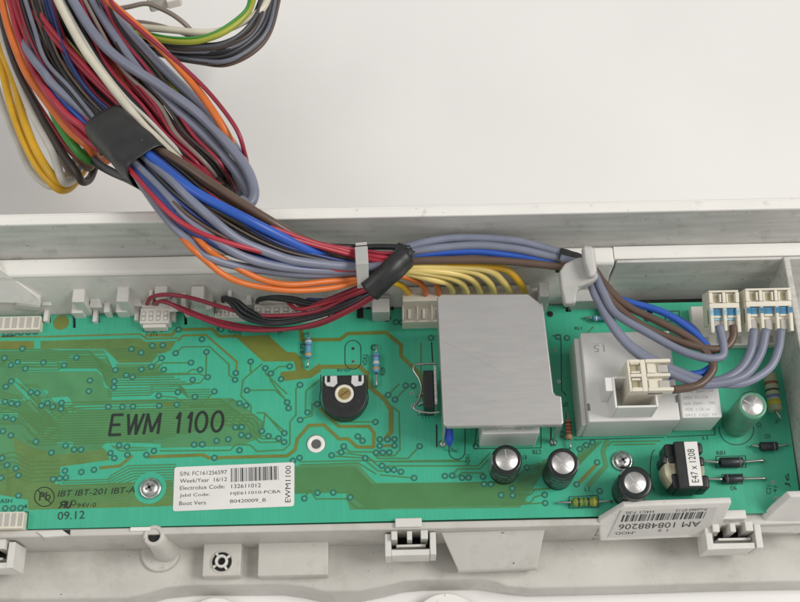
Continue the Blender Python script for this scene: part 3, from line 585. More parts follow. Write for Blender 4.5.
tpx('EWM1100', 290.6, 502.6, 290.9, 466, 5.2, I, lab, bold=.015, **LZ)
def bars(O, u, v, wd, ht, z, parent, seed=3, n=34, name='barcode'):
    rr = random.Random(seed); bb = MB(); x = 0; ws = [rr.choice((1, 1, 2, 3)) for _ in range(n * 2 - 1)]; k = wd / sum(ws)
    for i, w_ in enumerate(ws):
        if i % 2 == 0:
            q = [O + u * (x * k), O + u * ((x + w_) * k), O + u * ((x + w_) * k) + v * ht, O + u * (x * k) + v * ht]
            bb.add([p + z for p in q], [(0, 1, 2, 3)])
        x += w_
    return bb.build(name, I, parent, kind='stuff')
p0, p1, p2 = P(231, 482.2, .024), P(278.5, 479.8, .024), P(231, 468.4, .024)
bars(p0, (p1 - p0).normalized(), (p2 - p0).normalized(), (p1 - p0).length, (p2 - p0).length, Vector((0, 0, .0035)), lab, 5)
# label on the raised front panel, reading upside down
a_, b_, c_, d_ = [P(*q) for q in [(617, 507.5, .78), (733 - 12, 503.5, .78), (708, 538, -.85), (602, 541.5, -.85)]]
nl = (b_ - a_).cross(d_ - a_).normalized()
if nl.dot(CLOC - a_) < 0: nl = -nl
def planar(px, py):
    py += 3.2
    d = M3 @ Vector(((px - 400) / F, (301 - py) / F, -1)); t = (P(624, 506.5, .95) - CLOC).dot(npl) / d.dot(npl); return CLOC + d * t
q0, q1, q2 = P(624, 506.5, .95), P(732, 502.5, .95), P(717, 537, -.75)
npl = (q1 - q0).cross(q2 - q0).normalized()
if npl.dot(CLOC - q0) < 0: npl = -npl
lp = [planar(*q) for q in [(621.5, 506.6), (717, 502.9), (708, 529.5), (608, 533.5)]]
bb = MB(); bb.prism([q + npl * .025 for q in lp], [q + npl * .003 for q in lp]); lab2 = bb.build('barcode_label', MT['paper2'], tray)
lab2['label'] = 'white bar code sticker stuck upside down on the front panel'
def ptxt(s, x0, y0, x1, y1, hpx, up_px, bold=0.0):
    A, B = planar(x0, y0), planar(x1, y1); d = (B - A); wd = d.length; d.normalize(); u = npl.cross(d)
    cu = bpy.data.curves.new('t', 'FONT'); cu.body = s; cu.size = 1; cu.offset = 0.0; cu.resolution_u = 3; ob = bpy.data.objects.new('t', cu); scene.collection.objects.link(ob); bpy.context.view_layer.update()
    me = bpy.data.meshes.new_from_object(ob.evaluated_get(bpy.context.evaluated_depsgraph_get())); bpy.data.objects.remove(ob)
    xs = [v.co.x for v in me.vertices]; ys = [v.co.y for v in me.vertices]; H = (planar(x0, y0 + hpx) - A).length
    kx = wd / (max(xs) - min(xs)); ky = H / (max(ys) - min(ys))
    m_ = MB(); m_.add([A + d * ((v.co.x - min(xs)) * kx) + u * ((v.co.y - min(ys)) * ky) + npl * .029 for v in me.vertices], [list(p.vertices) for p in me.polygons]); bpy.data.meshes.remove(me)
    m_.build('lettering', I, lab2, kind='stuff')
ptxt('AM 108488206', 701, 517.3, 619, 520.6, 5.2, 1, .01); ptxt('-MOD.', 636, 527.3, 614, 528.4, 2.6, 1); ptxt('1 2', 668, 525.4, 658, 525.8, 2.2, 1); ptxt('Prod460 07:12', 707, 504.2, 676, 505.6, 2.4, 1); ptxt('H4C1 7:30', 654, 506.6, 626, 507.8, 2.4, 1)
A, B, C = planar(620.5, 518.0), planar(703, 514.6), planar(623, 511.2)
bars(A, (B - A).normalized(), (C - A).normalized(), (B - A).length, (C - A).length, npl * .029, lab2, 11, 38)

# ------------------------------------------------------------------ components soldered to the board
def rot_frame(dirv):
    d = Vector(dirv).normalized(); t = Vector((0, 0, 1)); s_ = d.cross(t).normalized(); return d, s_, s_.cross(d)
def resistor(p0, p1, b0, b1, dia_px, body, bands, name='resistor', z=.13, lead_r=.03, dog=True, label=None):
    """axial part: leads from p0 to p1, body b0..b1 (pixels)"""
    r = cm(dia_px / 2, *b0, z); A, B = P(*b0, z + r * .4), P(*b1, z + r * .4); ax = (B - A).normalized(); L = (B - A).length
    e = empty(name, (A + B) / 2 - Vector((0, 0, z)), board)
    if label: e['label'] = label
    prof = [(r * .5, 0), (r * .92, L * .05), (r, L * .12), (r * .96, L * .22), (r * .86, L * .32), (r * .86, L * .68), (r * .96, L * .78), (r, L * .88), (r * .92, L * .95), (r * .5, L)] if dog else [(r * .9, 0), (r, L * .03), (r, L * .97), (r * .9, L)]
    m = MB(); m.lathe(A, prof, 20, ax); m.build('body', body, e)
    def rad(t):
        for (r0, h0), (r1, h1) in zip(prof, prof[1:]):
            if h0 <= t * L <= h1: return r0 + (r1 - r0) * ((t * L - h0) / max(1e-6, h1 - h0))
        return r
    for t, wd, bm_ in bands:
        m = MB(); m.lathe(A, [(rad(t - wd / 2) + .006, L * (t - wd / 2)), (rad(t) + .007, L * t), (rad(t + wd / 2) + .006, L * (t + wd / 2))], 20, ax); m.build('band', bm_, e)
    for E, Q in ((A, P(*p0, 0)), (B, P(*p1, 0))):
        mid = Q + Vector((0, 0, A.z)); m = MB(); m.tube([E, E.lerp(mid, .85), Q.lerp(mid, .75), Q - Vector((0, 0, .02))], lead_r, 8, 5); m.build('lead', MT['lead'], e)
    return e
def cmat(n, c, r=.35): MT[n] = mat(n, c, r); return MT[n]
rb_blue = cmat('resistor_blue', (.13, .33, .50)); rb_tan = cmat('resistor_tan', (.50, .27, .15)); rb_green = cmat('resistor_green', (.16, .24, .035)); rb_sage = cmat('resistor_sage', (.30, .34, .20))
bn_or = cmat('band_orange', (.55, .32, .10)); bn_red = cmat('band_red', (.45, .05, .04)); bn_blk = cmat('band_black', (.02, .02, .02)); bn_brn = cmat('band_brown', (.20, .07, .02)); bn_blu = cmat('band_blue', (.10, .15, .30)); bn_yel = cmat('band_yellow', (.42, .36, .04)); bn_wht = cmat('band_pale', (.55, .60, .62)); bn_gre = cmat('band_green', (.05, .16, .02))
resistor((308.5, 334), (308, 367.5), (308.4, 339), (308.2, 358), 6.6, rb_blue, [(.16, .09, bn_wht), (.36, .07, bn_blu), (.84, .12, bn_or)], label='small blue resistor beside R75 marking')
resistor((376, 346), (376.5, 387), (376, 353), (376.3, 373), 7, rb_blue, [(.2, .1, bn_blu), (.5, .16, bn_wht), (.8, .11, bn_or)], label='small blue resistor beside R29 marking')
resistor((585, 318.5), (620, 318), (592, 318.5), (608, 318.2), 5.5, cmat('resistor_teal', (.08, .25, .36)), [(.25, .1, bn_wht)])
resistor((567, 414.5), (570, 449), (568, 419.5), (569, 439.5), 7, rb_tan, [(.2, .09, bn_brn), (.38, .09, bn_red), (.55, .09, bn_red), (.74, .07, bn_brn)], label='tan banded resistor')
resistor((557.5, 503.5), (611, 502.5), (572, 502.5), (598, 501.7), 9.4, rb_green, [(.25, .07, bn_blk), (.45, .08, bn_gre), (.62, .07, bn_blk), (.85, .1, bn_yel)], name='inductor', z=.12, label='fat green banded inductor')
resistor((768, 370), (776.5, 422), (769.5, 374), (775.5, 411), 13.2, rb_sage, [(.27, .07, bn_brn), (.46, .05, bn_blk), (.63, .08, bn_blu), (.8, .13, bn_yel)], z=.35, lead_r=.04, dog=False, label='large sage green power resistor')
dio = cmat('diode_black', (.020, .024, .028), .4); dband = cmat('diode_band', (.10, .11, .12))
resistor((750.5, 447), (786, 446), (760, 446.8), (777, 446.3), 9, dio, [(.8, .1, dband)], name='diode', z=.14, dog=False)
resistor((700, 462.6), (762, 462), (720, 462.5), (742.5, 462), 9.8, dio, [(.85, .08, dband)], name='diode', z=.14, dog=False, lead_r=.04)
resistor((700, 480.6), (764, 480), (724, 479.2), (742, 478.7), 8.4, dio, [(.15, .08, dband)], name='diode', z=.14, dog=False, lead_r=.04)
MT['print_grey'] = mat('sleeve_print_grey', (.20, .24, .23), .5)
# electrolytic capacitors
def cap(px, py, rpx, h, sleeve, rim, top_r, ang, label, stripe=None, mark=None):
    C = P(px, py, h); r = cm(rpx, px, py, h); base = Vector((C.x, C.y, 0))
    e = empty('electrolytic_capacitor', base, board); e['label'] = label
    m = MB(); m.lathe(base, [(r * .97, .01), (r * .985, .06), (r * .93, .12), (r, .2), (r, h - .07), (r * .97, h - .015), (r * .90, h + .008), (r * top_r, h - .01)], 48, cap=False); m.build('sleeve', sleeve, e)
    m = MB(); m.lathe(base + Vector((0, 0, h - .012)), [(r * top_r, 0), (r * top_r * .97, .012), (.001, .014)], 40, cap=False)
    t = m.build('can_top', MT['alu'], e)
    m = MB()
    for k in range(2):
        a = ang + k * math.pi / 2; u = Vector((math.cos(a), math.sin(a), 0)); v = Vector((-u.y, u.x, 0))
        m.obox(base + Vector((0, 0, h + .0025)), u, v, Vector((0, 0, 1)), -r * top_r * .9, r * top_r * .9, -.012, .012, -.004, .003)
    m.build('vent_score', MT['alu2'], t)
    m = MB(); rp = random.Random(int(px))
    for row in range(3):
        for k in range(16):
            if rp.random() < .25: continue
            a = math.radians(-150 + row * 9 + k * 7.4); u = Vector((math.cos(a), math.sin(a), 0)); v = Vector((-u.y, u.x, 0)); zc = h * (.36 + .2 * row); hw, hh = .018 + .014 * rp.random(), .04
            O = base + u * (r + .003) + Vector((0, 0, zc)); up = Vector((0, 0, 1)); m.add([O - v * hw - up * hh, O + v * hw - up * hh, O + v * hw + up * hh * rp.choice((1, .2)), O - v * hw + up * hh], [(0, 1, 2, 3)])
    m.build('sleeve_print', MT['print_grey'], e, kind='stuff')
    if stripe is not None:
        m = MB(); a0, a1 = stripe; q = []
        n = 14; 
        for k in range(n + 1):
            a = math.radians(a0 + (a1 - a0) * k / n); u = Vector((math.cos(a), math.sin(a), 0))
            q.append([base + u * (r + .004) + Vector((0, 0, .25)), base + u * (r + .004) + Vector((0, 0, h - .08)), base + u * (r * .985) + Vector((0, 0, h - .01)), base + u * (r * .92) + Vector((0, 0, h + .013))])
        for k in range(n):
            for j in range(3): m.add([q[k][j], q[k+1][j], q[k+1][j+1], q[k][j+1]], [(0, 1, 2, 3)], True)
        m.build('polarity_stripe', mark, e)
    return e
cgrey = cmat('stripe_grey', (.22, .24, .23)); capgreen = mat('green_sleeve', (.10, .30, .19), .28, var=.1, vscale=2); 
cap(506.7, 459.5, 15.6, 1.25, MT['capblk'], None, .72, .1, 'black capacitor left of the other two', (160, 200), cgrey)
cap(563.2, 463, 15.8, 1.5, MT['capblk'], None, .72, .75, 'black capacitor in the middle', (-25, 10), cgrey)
cap(635.3, 482.5, 17.2, 1.25, MT['capblk'], None, .64, .6, 'black capacitor beside the transformer', (120, 150), cgrey)
cap(752.6, 405, 14.6, 1.95, capgreen, None, .74, -.6, 'green capacitor at the right end', (65, 125), bn_blk)
# trimmer potentiometer
C = P(344.3, 396.5, .5); R = cm(22.3, 344, 397, .5); base = Vector((C.x, C.y, 0))
tp = empty('trimmer_potentiometer', base, board); tp['label'] = 'round black trimmer with brass centre'
ytop = P(344, 375, .5).y - base.y
loop = [(math.cos(math.radians(a)) * R, math.sin(math.radians(a)) * R) for a in range(180 - 4, 361 + 4, 6)]
loop += [(R * .99, ytop), (-R * .99, ytop)]
m = MB(); m.prism([base + Vector((x, y, .5)) for x, y in loop], [base + Vector((x, y, 0.01)) for x, y in loop]); m.build('case', MT['blk'], tp, .04)
for sx in (-1, 1):
    m = MB(); pts = [(sx * .62, ytop - .03), (sx * .24, ytop - .03), (sx * .22, ytop - .28), (sx * .34, ytop - .40), (sx * .56, ytop - .36), (sx * .62, ytop - .26)]
    m.prism([base + Vector((x, y, .512)) for x, y in pts], [base + Vector((x, y, .495)) for x, y in pts]); t = m.build('contact_plate', cmat('contact_silver%d' % (sx + 1), (.62, .61, .60), .35), tp)
    m = MB(); m.box(base.x + sx * .5 - .05, base.x + sx * .5 + .05, base.y + ytop - .24, base.y + ytop - .025, .512, .518); m.build('contact_slot', MT['hole'], t)
kc = base + Vector((0, P(344, 393.5, .55).y - base.y, .5))
m = MB(); m.lathe(kc, [(.30, 0), (.30, .05), (.28, .065), (.21, .065), (.20, .03)], 32, cap=False); m.build('rotor_ring', MT['cream'], tp)
m = MB(); m.lathe(kc, [(.205, 0), (.205, .035), (.19, .042)], 28); r_ = m.build('rotor', MT['brass'], tp)
m = MB(); m.obox(kc + Vector((0, 0, .043)), Vector((.8, .6, 0)), Vector((-.6, .8, 0)), Vector((0, 0, 1)), -.16, .16, -.02, .02, -.005, .002); m.build('rotor_slot', bn_brn, r_)
m = MB(); m.tube([kc + Vector((math.cos(a) * .52, math.sin(a) * .52, .008)) for a in [math.radians(x) for x in range(200, 345, 12)]], .012, 6, 2); m.build('moulded_arc', cmat('charcoal_gloss', (.03, .032, .032), .3), tp)
# relay under the shield, big terminal block, small relay
def solid(px0, px1, py0, py1, z, name, m, parent, bev=.05):       # top face extents at height z down to the board
    x0, x1, y0, y1 = rect(px0, py0, px1, py1, z); bb = MB(); bb.box(x0, x1, y0, y1, .01, z); return bb.build(name, m, parent, bev, 3), (x0, x1, y0, y1)
rl, ext = solid(481, 539, 408, 433.5, 1.4, 'relay', MT['white'], board); rl['label'] = 'white relay tucked under the metal shield'
text('JQX112', Vector((ext[0] + .08, ext[2] + .08, 1.4)), Vector((ext[0] + .48, ext[2] + .08, 1.4)), .09, cmat('faint_print', (.42, .42, .41)), rl, 1.4035)
text('10A 250V~', Vector((ext[1] - .75, ext[2] + .09, 1.4)), Vector((ext[1] - .08, ext[2] + .09, 1.4)), .10, MT['faint_print'], rl, 1.4035)
rl2, e2 = solid(680.5, 720.5, 387, 417.5, 1.4, 'relay', MT['white2'], board); rl2['label'] = 'small white relay with printed text'
rr = random.Random(4)
for i, s_ in enumerate(['COIL  JZX115F', '12VDC  012-1ZS4', '16A 250V~  T85', 'VDE  c UL us', '0912  CQC 02']):
    yb = e2[3] - .20 - i * .19; text(s_, Vector((e2[0] + .1, yb, 1.4)), Vector((e2[1] - .16 - .2 * (i % 2), yb + .01, 1.4)), .095, MT['faint_print'], rl2, 1.4035)
tb, e3 = solid(584.5, 675, 331.5, 421, 1.6, 'terminal_block', MT['white'], board); tb['label'] = 'large white terminal relay block'
# block foot sticks out on the left a little lower
x0, x1, y0, y1 = e3
m = MB(); m.box(x0 - .16, x0 - .002, y0 + .02, y1 - .05, .01, 1.25); m.build('block_side', MT['white'], tb, .03)
text('15', Vector((x0 + .70, y1 - .42, 1.6)), Vector((x0 + .36, y1 - .43, 1.6)), .24, MT['faint_print'], tb, 1.604)
m = MB(); m.box(x0 + .3, x0 + .72, y1 - .385, y1 - .375, 1.602, 1.606); m.build('mould_mark', MT['faint_print'], tb)
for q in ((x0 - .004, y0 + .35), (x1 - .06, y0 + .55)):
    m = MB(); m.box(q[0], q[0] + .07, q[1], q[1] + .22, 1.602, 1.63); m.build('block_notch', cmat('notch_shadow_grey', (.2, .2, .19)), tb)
# shroud on the block
sx0, sx1, sy0, sy1 = rect(613.5, 376, 657, 407.5, 2.6)
for nm, q in (('shroud_wall', (sx0, sx0 + .07, sy0, sy1)), ('shroud_wall', (sx1 - .07, sx1, sy0, sy1)), ('shroud_wall', (sx0 + .072, sx1 - .072, sy0, sy0 + .07)), ('shroud_wall', (sx0 + .072, sx1 - .072, sy1 - .07, sy1))):
    m = MB(); m.box(*q, 1.602, 2.6); m.build(nm, MT['white'], tb, .02)
m = MB(); m.box(sx0 - .22, sx0 - .002, sy1 - .45, sy1 - .02, 1.602, 2.59); m.build('shroud_key', MT['white'], tb, .02)
# metal shield
sh_e = empty('heat_shield', P(490, 430, 0), board); sh_e['label'] = 'flat grey metal heat shield plate with bent edges'
zs_ = 2.3
tp_ = [(437, 297.5), (441, 294.2), (528, 293.6), (543.5, 305.5), (553.6, 392), (556, 395), (561.5, 396), (563.8, 422.5), (562, 424.6), (446, 426.2), (443.2, 424)]
q = [P(x, y, zs_) for x, y in tp_]
m = MB(); m.prism(q, [v - Vector((0, 0, .1)) for v in q]); m.build('top_plate', MT['steel'], sh_e, .045, 4)
slab([(446, 426.4, zs_ - .035), (562, 424.8, zs_ - .035), (561.5, 427.2, zs_ - .2), (446.5, 428.9, zs_ - .2)], .05, 'folded_edge', MT['steel'], sh_e, .02)
for sc in ([(442, 341), (462, 350), (505, 374)], [(474, 352), (500, 358)], [(452, 390), (462, 393)], [(520, 330), (526, 352)], [(486, 402), (500, 399)]):
    m = MB(); qs = [P(x, y, zs_ + .002) for x, y in sc]; m.strip([(v.x, v.y) for v in qs], .013, zs_ + .0015 + .0012 * len(sc) + .0007 * (sc[0][1] % 5)); m.build('scratch', MT['scratch'], sh_e)
lx = P(437.5, 300, zs_).x + .01; ly0, ly1 = P(444, 425, zs_).y, P(437, 297, zs_).y
m = MB(); a0, a1 = P(437.3, 300, zs_), P(443.3, 422, zs_); 
m.prism([a0 + Vector((.01, 0, -.09)), a1 + Vector((.01, 0, -.09)), a1 + Vector((.09, 0, -.09)), a0 + Vector((.09, 0, -.09))], [a0 + Vector((.01, -.1, -1.3)), a1 + Vector((.01, .1, -1.3)), a1 + Vector((.09, .1, -1.3)), a0 + Vector((.09, -.1, -1.3))]); m.build('side_plate', MT['steel'], sh_e, .02)
def leg(px, py, sgn):
    A = P(px, py, zs_ - .09); m = MB(); t = .08
    m.prism([A + Vector((0, .30, 0)), A + Vector((0, 0, 0)), A + Vector((t, 0, 0)), A + Vector((t, .30, 0))], [Vector((A.x, A.y + .12, .0)), Vector((A.x, A.y + .0, .0)), Vector((A.x + t, A.y + .0, .0)), Vector((A.x + t, A.y + .12, .0))])
    m.build('leg', MT['steel'], sh_e, .015)
    f = MB(); f.lathe((A.x + t / 2, A.y + .05, 0.005), [(.13, 0), (.10, .04), (.05, .09)], 14); f.build('solder_joint', MT['solder'], sh_e)
leg(443.5, 424, 1); leg(561, 422.5, 1)
for px, py in ((443, 310), (541, 312)): leg(px, py, 1)
# power transistor beside the shield
tx0, tx1, ty0, ty1 = rect(423.5, 370, 434, 407, 1.3)
tt = empty('power_transistor', ((tx0 + tx1) / 2, ty0, 0), board)
m = MB(); m.box(tx0, tx1, ty0, ty1, .35, 1.3); m.build('body', MT['blk'], tt, .04)
m = MB(); m.box(tx1 + .004, tx1 + .09, ty0 + .05, ty1 + .12, .2, 1.42); m.build('metal_tab', MT['chrome'], tt, .015)
for k in range(3):
    m = MB(); yq = ty0 + .25 + k * .3; m.tube([(tx0 + .1, yq, .36), (tx0 + .02, yq, .2), (tx0 - .15, yq - .05, .06), (tx0 - .2, yq - .05, -.03)], .035, 8); m.build('lead', MT['lead'], tt)
m = MB(); zz = 1.0
m.tube([P(437, 363.5, zz), P(424, 364, zz), P(415, 365, zz), P(413.5, 370, zz), P(419, 379, zz), P(421.5, 388, zz), P(419, 399, zz), P(414, 406, zz), P(416, 410, zz), P(428, 412.5, zz), P(440, 412, zz)], .035, 8, 5)
m.build('spring_clip', MT['lead'], tt)
# blue varistor
A, B = P(448, 424, 1.0), P(449.5, 445, .35)
vr = empty('varistor', Vector((B.x, B.y, 0)), board)
m = MB(); m.tube([A, A.lerp(B, .3), A.lerp(B, .55), A.lerp(B, .8), B], .17, 16, 5, rx=.15, taper=lambda t: max(.25, (math.sin(min(1, .12 + t * .9) * math.pi) ** .6) if t < .6 else 1.0 - (t - .6) * 1.3)); m.build('disc_body', cmat('varistor_blue', (.03, .09, .55), .3), vr)
m = MB(); m.tube([B + Vector((0, 0, .03)), P(452, 449, .2), P(456.5, 452, 0)], .03, 8); m.build('lead', MT['lead'], vr)
# transformer
tf = empty('transformer', P(683, 470, 0), board); tf['label'] = 'small black bobbin transformer with a white E47 x 1208 strip'
zt = 1.35
cL = [(684.0 - 2.6, 440.5), (693.6 - 1.0, 439.5), (698.8, 488), (686.5, 489)]
x0, x1, y0, y1 = rect(676.5, 441, 698.5, 487.5, zt - .02); cx = (x0 + x1) / 2
m = MB(); m.box(x0, x1, y0, y1, .25, zt - .02); m.build('ferrite_core', MT['blk'], tf, .05)
m = MB(); m.box(cx - .03, cx + .37, y0 + .04, y1 - .03, zt - .05, zt + .012); st = m.build('paper_strip', MT['paper'], tf, .01); st['label'] = 'white strip printed E47 x 1208'
text('E47 x 1208', Vector((cx + .27, y0 + .14, zt + .012)), Vector((cx + .25, y1 - .26, zt + .012)), .21, I, st, zt + .016, bold=.012)
m = MB(); m.box(cx - .15, cx + .55, y0 + .1, y1 - .1, .012, .3); m.build('bobbin_base', MT['blk'], tf, .04)
for bx, by, sx_, sy_ in ((x0 - .10, y1 - .22, .30, .44), (x1 + .12, y1 - .16, .28, .36), (x0 - .28, y1 - .5, .18, .3), (x0 - .0, y0 + .28, .30, .46), (x1 + .16, y0 + .22, .34, .42), (x1 + .14, y0 + .85, .24, .32), (x0 - .05, y0 + .95, .30, .32)):
    m = MB(); m.box(bx - sx_ / 2, bx + sx_ / 2, by - sy_ / 2, by + sy_ / 2, .25, 1.12); m.build('bobbin_lug', MT['blk'], tf, .09, 3)
m = MB(); m.lathe(Vector((cx - .05, (y0 + y1) / 2 - .08, .28)), [(.60, 0), (.62, .1), (.62, .75), (.58, .8)], 36); m.build('winding', MT['winding'], tf)
# hollow locating post through the board
c = P(316, 444, .03)
m = MB(); m.lathe(Vector((c.x, c.y, -.3)), [(.285, 0), (.285, .33), (.27, .35), (.165, .35), (.15, .3), (.15, .1)], 32, cap=False); o = m.build('locating_post', MT['rim'], tray)
m = MB(); m.disc(Vector((c.x, c.y, .012)), .15, 24); m.build('post_hole', cmat('hole_grey', (.10, .10, .10), .6), o)
sline(ell(316, 444, 8.9, 8.7), .8)
# mask pads under the screws
for px, py, r in ((150, 488, 17), (622.5, 460.5, 0)):
    if r: m = MB(); m.disc(P(px, py, .0078), cm(r * .95, px, py), 40); m.build('screw_pad', MT['pcb'], board)
# ------------------------------------------------------------------ board connectors along the back edge
def header(px0, px1, pyt, pyb, z, name, n, label=None, m_=MT['ivory'], win=True, back=None):
    x0, x1, y0, y1 = rect(px0, pyt, px1, pyb, z)
    e = empty(name, ((x0 + x1) / 2, y0, 0), board)
    if label: e['label'] = label
    m = MB(); m.box(x0, x1, y0, y1, -.25, z); hs = m.build('shell', m_, e, .03)
    pw = (x1 - x0) / n
    if win:
        for k in range(n):
            for j in range(2):
                cx = x0 + pw * (k + .5); cy = y0 + (.30 + j * .30) * (y1 - y0)
                m = MB(); m.box(cx - pw * .22, cx + pw * .22, cy - .055, cy + .055, z - .004, z + .022); m.build('contact_window', m_, hs, .01)
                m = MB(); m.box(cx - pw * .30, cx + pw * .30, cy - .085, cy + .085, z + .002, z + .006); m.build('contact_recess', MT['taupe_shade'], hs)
    return e, (x0, x1, y0, y1)
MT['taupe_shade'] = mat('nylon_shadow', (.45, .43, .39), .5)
h1, hx = header(140, 169.5, 307.5, 323, .42, 'pin_header', 4, 'white four way header J12'); 
m = MB(); m.box(hx[0] + .1, hx[1] - .1, hx[2] - .13, hx[2] - .003, .0, .36); m.build('latch', MT['ivory'], h1, .03)
m = MB(); m.box(hx[0] + .03, hx[1] - .03, hx[3] + .003, hx[3] + .34, -.2, .5); m.build('plug_shell', MT['ivory'], h1, .04)
h2, hx = header(215, 247, 306, 317, .42, 'pin_header', 4, 'white header under the black leads')
m = MB(); m.box(hx[0], hx[1], hx[3] + .003, hx[3] + .5, -.2, .5); m.build('plug_shell', MT['ivory'], h2, .04)
for k in range(5):
    m = MB(); xq = hx[0] + .1 + k * (hx[1] - hx[0] - .2) / 4; m.box(xq - .06, xq + .06, hx[3] + .28, hx[3] + .56, .502, .62); m.build('latch_tooth', MT['ivory'], h2, .02)
h3, hx = header(254, 327, 303.5, 318, .42, 'pin_header', 8, 'long white header under the red and black leads')
m = MB(); m.box(hx[0], hx[1], hx[3] + .003, hx[3] + .45, -.2, .5); m.build('plug_shell', MT['ivory'], h3, .04)
for k in range(11):
    m = MB(); xq = hx[0] + .12 + k * (hx[1] - hx[0] - .3) / 10; m.box(xq - .06, xq + .06, hx[3] + .3, hx[3] + .52, .502, .60); m.build('latch_tooth', MT['ivory'], h3, .02)
h4, hx = header(402, 532, 303, 321, .55, 'pin_header', 9, 'long cream header with the yellow wires', MT['cream'], win=False)
pw = (hx[1] - hx[0]) / 9
for k in range(9):
    m = MB(); xq = hx[0] + pw * (k + .5)
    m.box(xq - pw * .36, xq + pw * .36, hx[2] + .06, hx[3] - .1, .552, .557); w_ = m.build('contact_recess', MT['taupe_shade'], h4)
    m = MB(); m.box(xq - pw * .10, xq + pw * .10, hx[2] + .1, hx[3] - .2, .556, .62); m.build('contact_tongue', MT['cream'], h4, .02)
    m = MB(); m.box(xq - pw * .48, xq - pw * .38, hx[2] + .02, hx[3], .552, .66); m.build('rib', MT['cream'], h4, .02)
pbox(402, 285.5, 531, 300, 1.05, -.2, 'plug_shell', MT['cream'], h4, .05)
# cream edge connectors at the left
for (a0, a1, t, b_, n) in ((-40, 40, 316.5, 330.2, 11), (-30, 23.5, 512, 529, 8)):
    e, hx = header(a0, a1, t, b_, .3, 'edge_connector', n, None, MT['cream'], win=False); pw = (hx[1] - hx[0]) / n
    for k in range(n):
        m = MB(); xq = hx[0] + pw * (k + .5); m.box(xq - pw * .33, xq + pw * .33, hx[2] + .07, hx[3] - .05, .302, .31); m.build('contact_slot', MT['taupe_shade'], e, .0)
# power header under the blue marked plugs
x0, x1, y0, y1 = rect(693, 305, 792, 345, .35)
ph = MB(); ph.box(x0, x1, y0, y1, .01, .35); ph = ph.build('power_header', MT['ivory'], board, .04); ph['label'] = 'pale power header below the blue marked plugs'
for k in range(6):
    m = MB(); xq = x0 + (x1 - x0) * (k + .6) / 6.2; m.box(xq - .14, xq + .14, y0 + .06, y0 + .3, .352, .36); m.build('header_slot', MT['taupe_shade'], ph)

# ================================================================== SCREWS
def screw(px, py, rpx, label):
    c = P(px, py, .1); r = cm(rpx, px, py, .1); e = empty('screw', Vector((c.x, c.y, 0))); tag(e, label, 'screw', 'screws fixing the board')
    base = Vector((c.x, c.y, .008))
    m = MB(); m.lathe(base, [(r, 0), (r, .05), (r * .95, .075), (r * .85, .08)], 40); m.build('washer', MT['chrome'], e)
    m = MB(); m.lathe(base, [(r * .84, .082), (r * .80, .13), (r * .62, .175), (r * .35, .195), (.002, .2)], 40, cap=False); hd = m.build('head', MT['chrome'], e)
    m = MB()
    for a in (.5, .5 + math.pi / 2): u = Vector((math.cos(a), math.sin(a), 0)); m.obox(base, u, Vector((-u.y, u.x, 0)), Vector((0, 0, 1)), -r * .42, r * .42, -.035, .035, .15, .203)
    m.build('cross_slot', cmat('slot_dark_%d' % int(px), (.12, .12, .12), .4), hd)
    for k in range(22):
        pass
screw(150, 488, 10.8, 'cross-head screw with washer left of the paper label'); screw(622.5, 460.5, 10.6, 'cross-head screw with washer beside the black transformer')

# ================================================================== WIRING HARNESS
har = empty('wiring_harness', P(250, 250, 2.0))
tag(har, 'thick bundle of coloured wires taped together, plugged into the board', 'wiring harness')
coil = empty('wire_loop', P(230, 50, 0))
tag(coil, 'curved loop of black, white and yellow-green wires at the top edge with a white plug', 'wire loop')
COLN = {'grey': 'grey', 'grey2': 'grey', 'blue': 'blue', 'navy': 'dark blue', 'brown': 'brown', 'dkbrown': 'dark brown', 'red': 'red', 'crimson': 'dark red', 'orange': 'orange', 'rust': 'rust orange', 'yellow': 'yellow', 'paleyellow': 'pale yellow', 'cream_w': 'cream', 'whitew': 'white', 'green': 'green', 'black': 'black', 'earth': 'yellow-green', 'taupe': 'taupe', 'sleeve': 'black', 'darkgrey': 'dark grey'}
def interp(tab, x):
    if x <= tab[0][0]: return tab[0][1]
    for (a, u), (b_, v) in zip(tab, tab[1:]):
        if x <= b_: t = (x - a) / (b_ - a); t = t * t * (3 - 2 * t); return u + (v - u) * t
    return tab[-1][1]
ZS = [(0, 1.6), (130, 1.9), (230, 3.4), (290, 4.3), (350, 4.75), (440, 4.75), (500, 4.2), (560, 3.4), (620, 2.85), (700, 2.75), (830, 2.55)]   # height along x + y
def zb(x, y): return interp(ZS, x + y)
JR = random.Random(21)
def wire(col, wpx, pts, dz=0.0, parent=None, zabs=None, sides=10, name='wire'):
    q = []
    for p in pts:
        jx, jy = JR.uniform(-.7, .7), JR.uniform(-.7, .7)
        if p is pts[0] or p is pts[-1] or wpx > 9.2: jx = jy = 0
        z = p[2] if len(p) > 2 else ((zabs if zabs is not None else zb(p[0], p[1])) + dz); q.append(P(p[0] + jx, p[1] + jy, z + jx * .03))
    mid = pts[len(pts) // 2]; r = cm(wpx / 2, mid[0], mid[1], zb(mid[0], mid[1]) if zabs is None else zabs)
    m = MB(); m.tube(q, r, sides, 7); o = m.build(name, MT[col], parent or har)
    o['label'] = COLN[col] + ' insulated wire'; return o
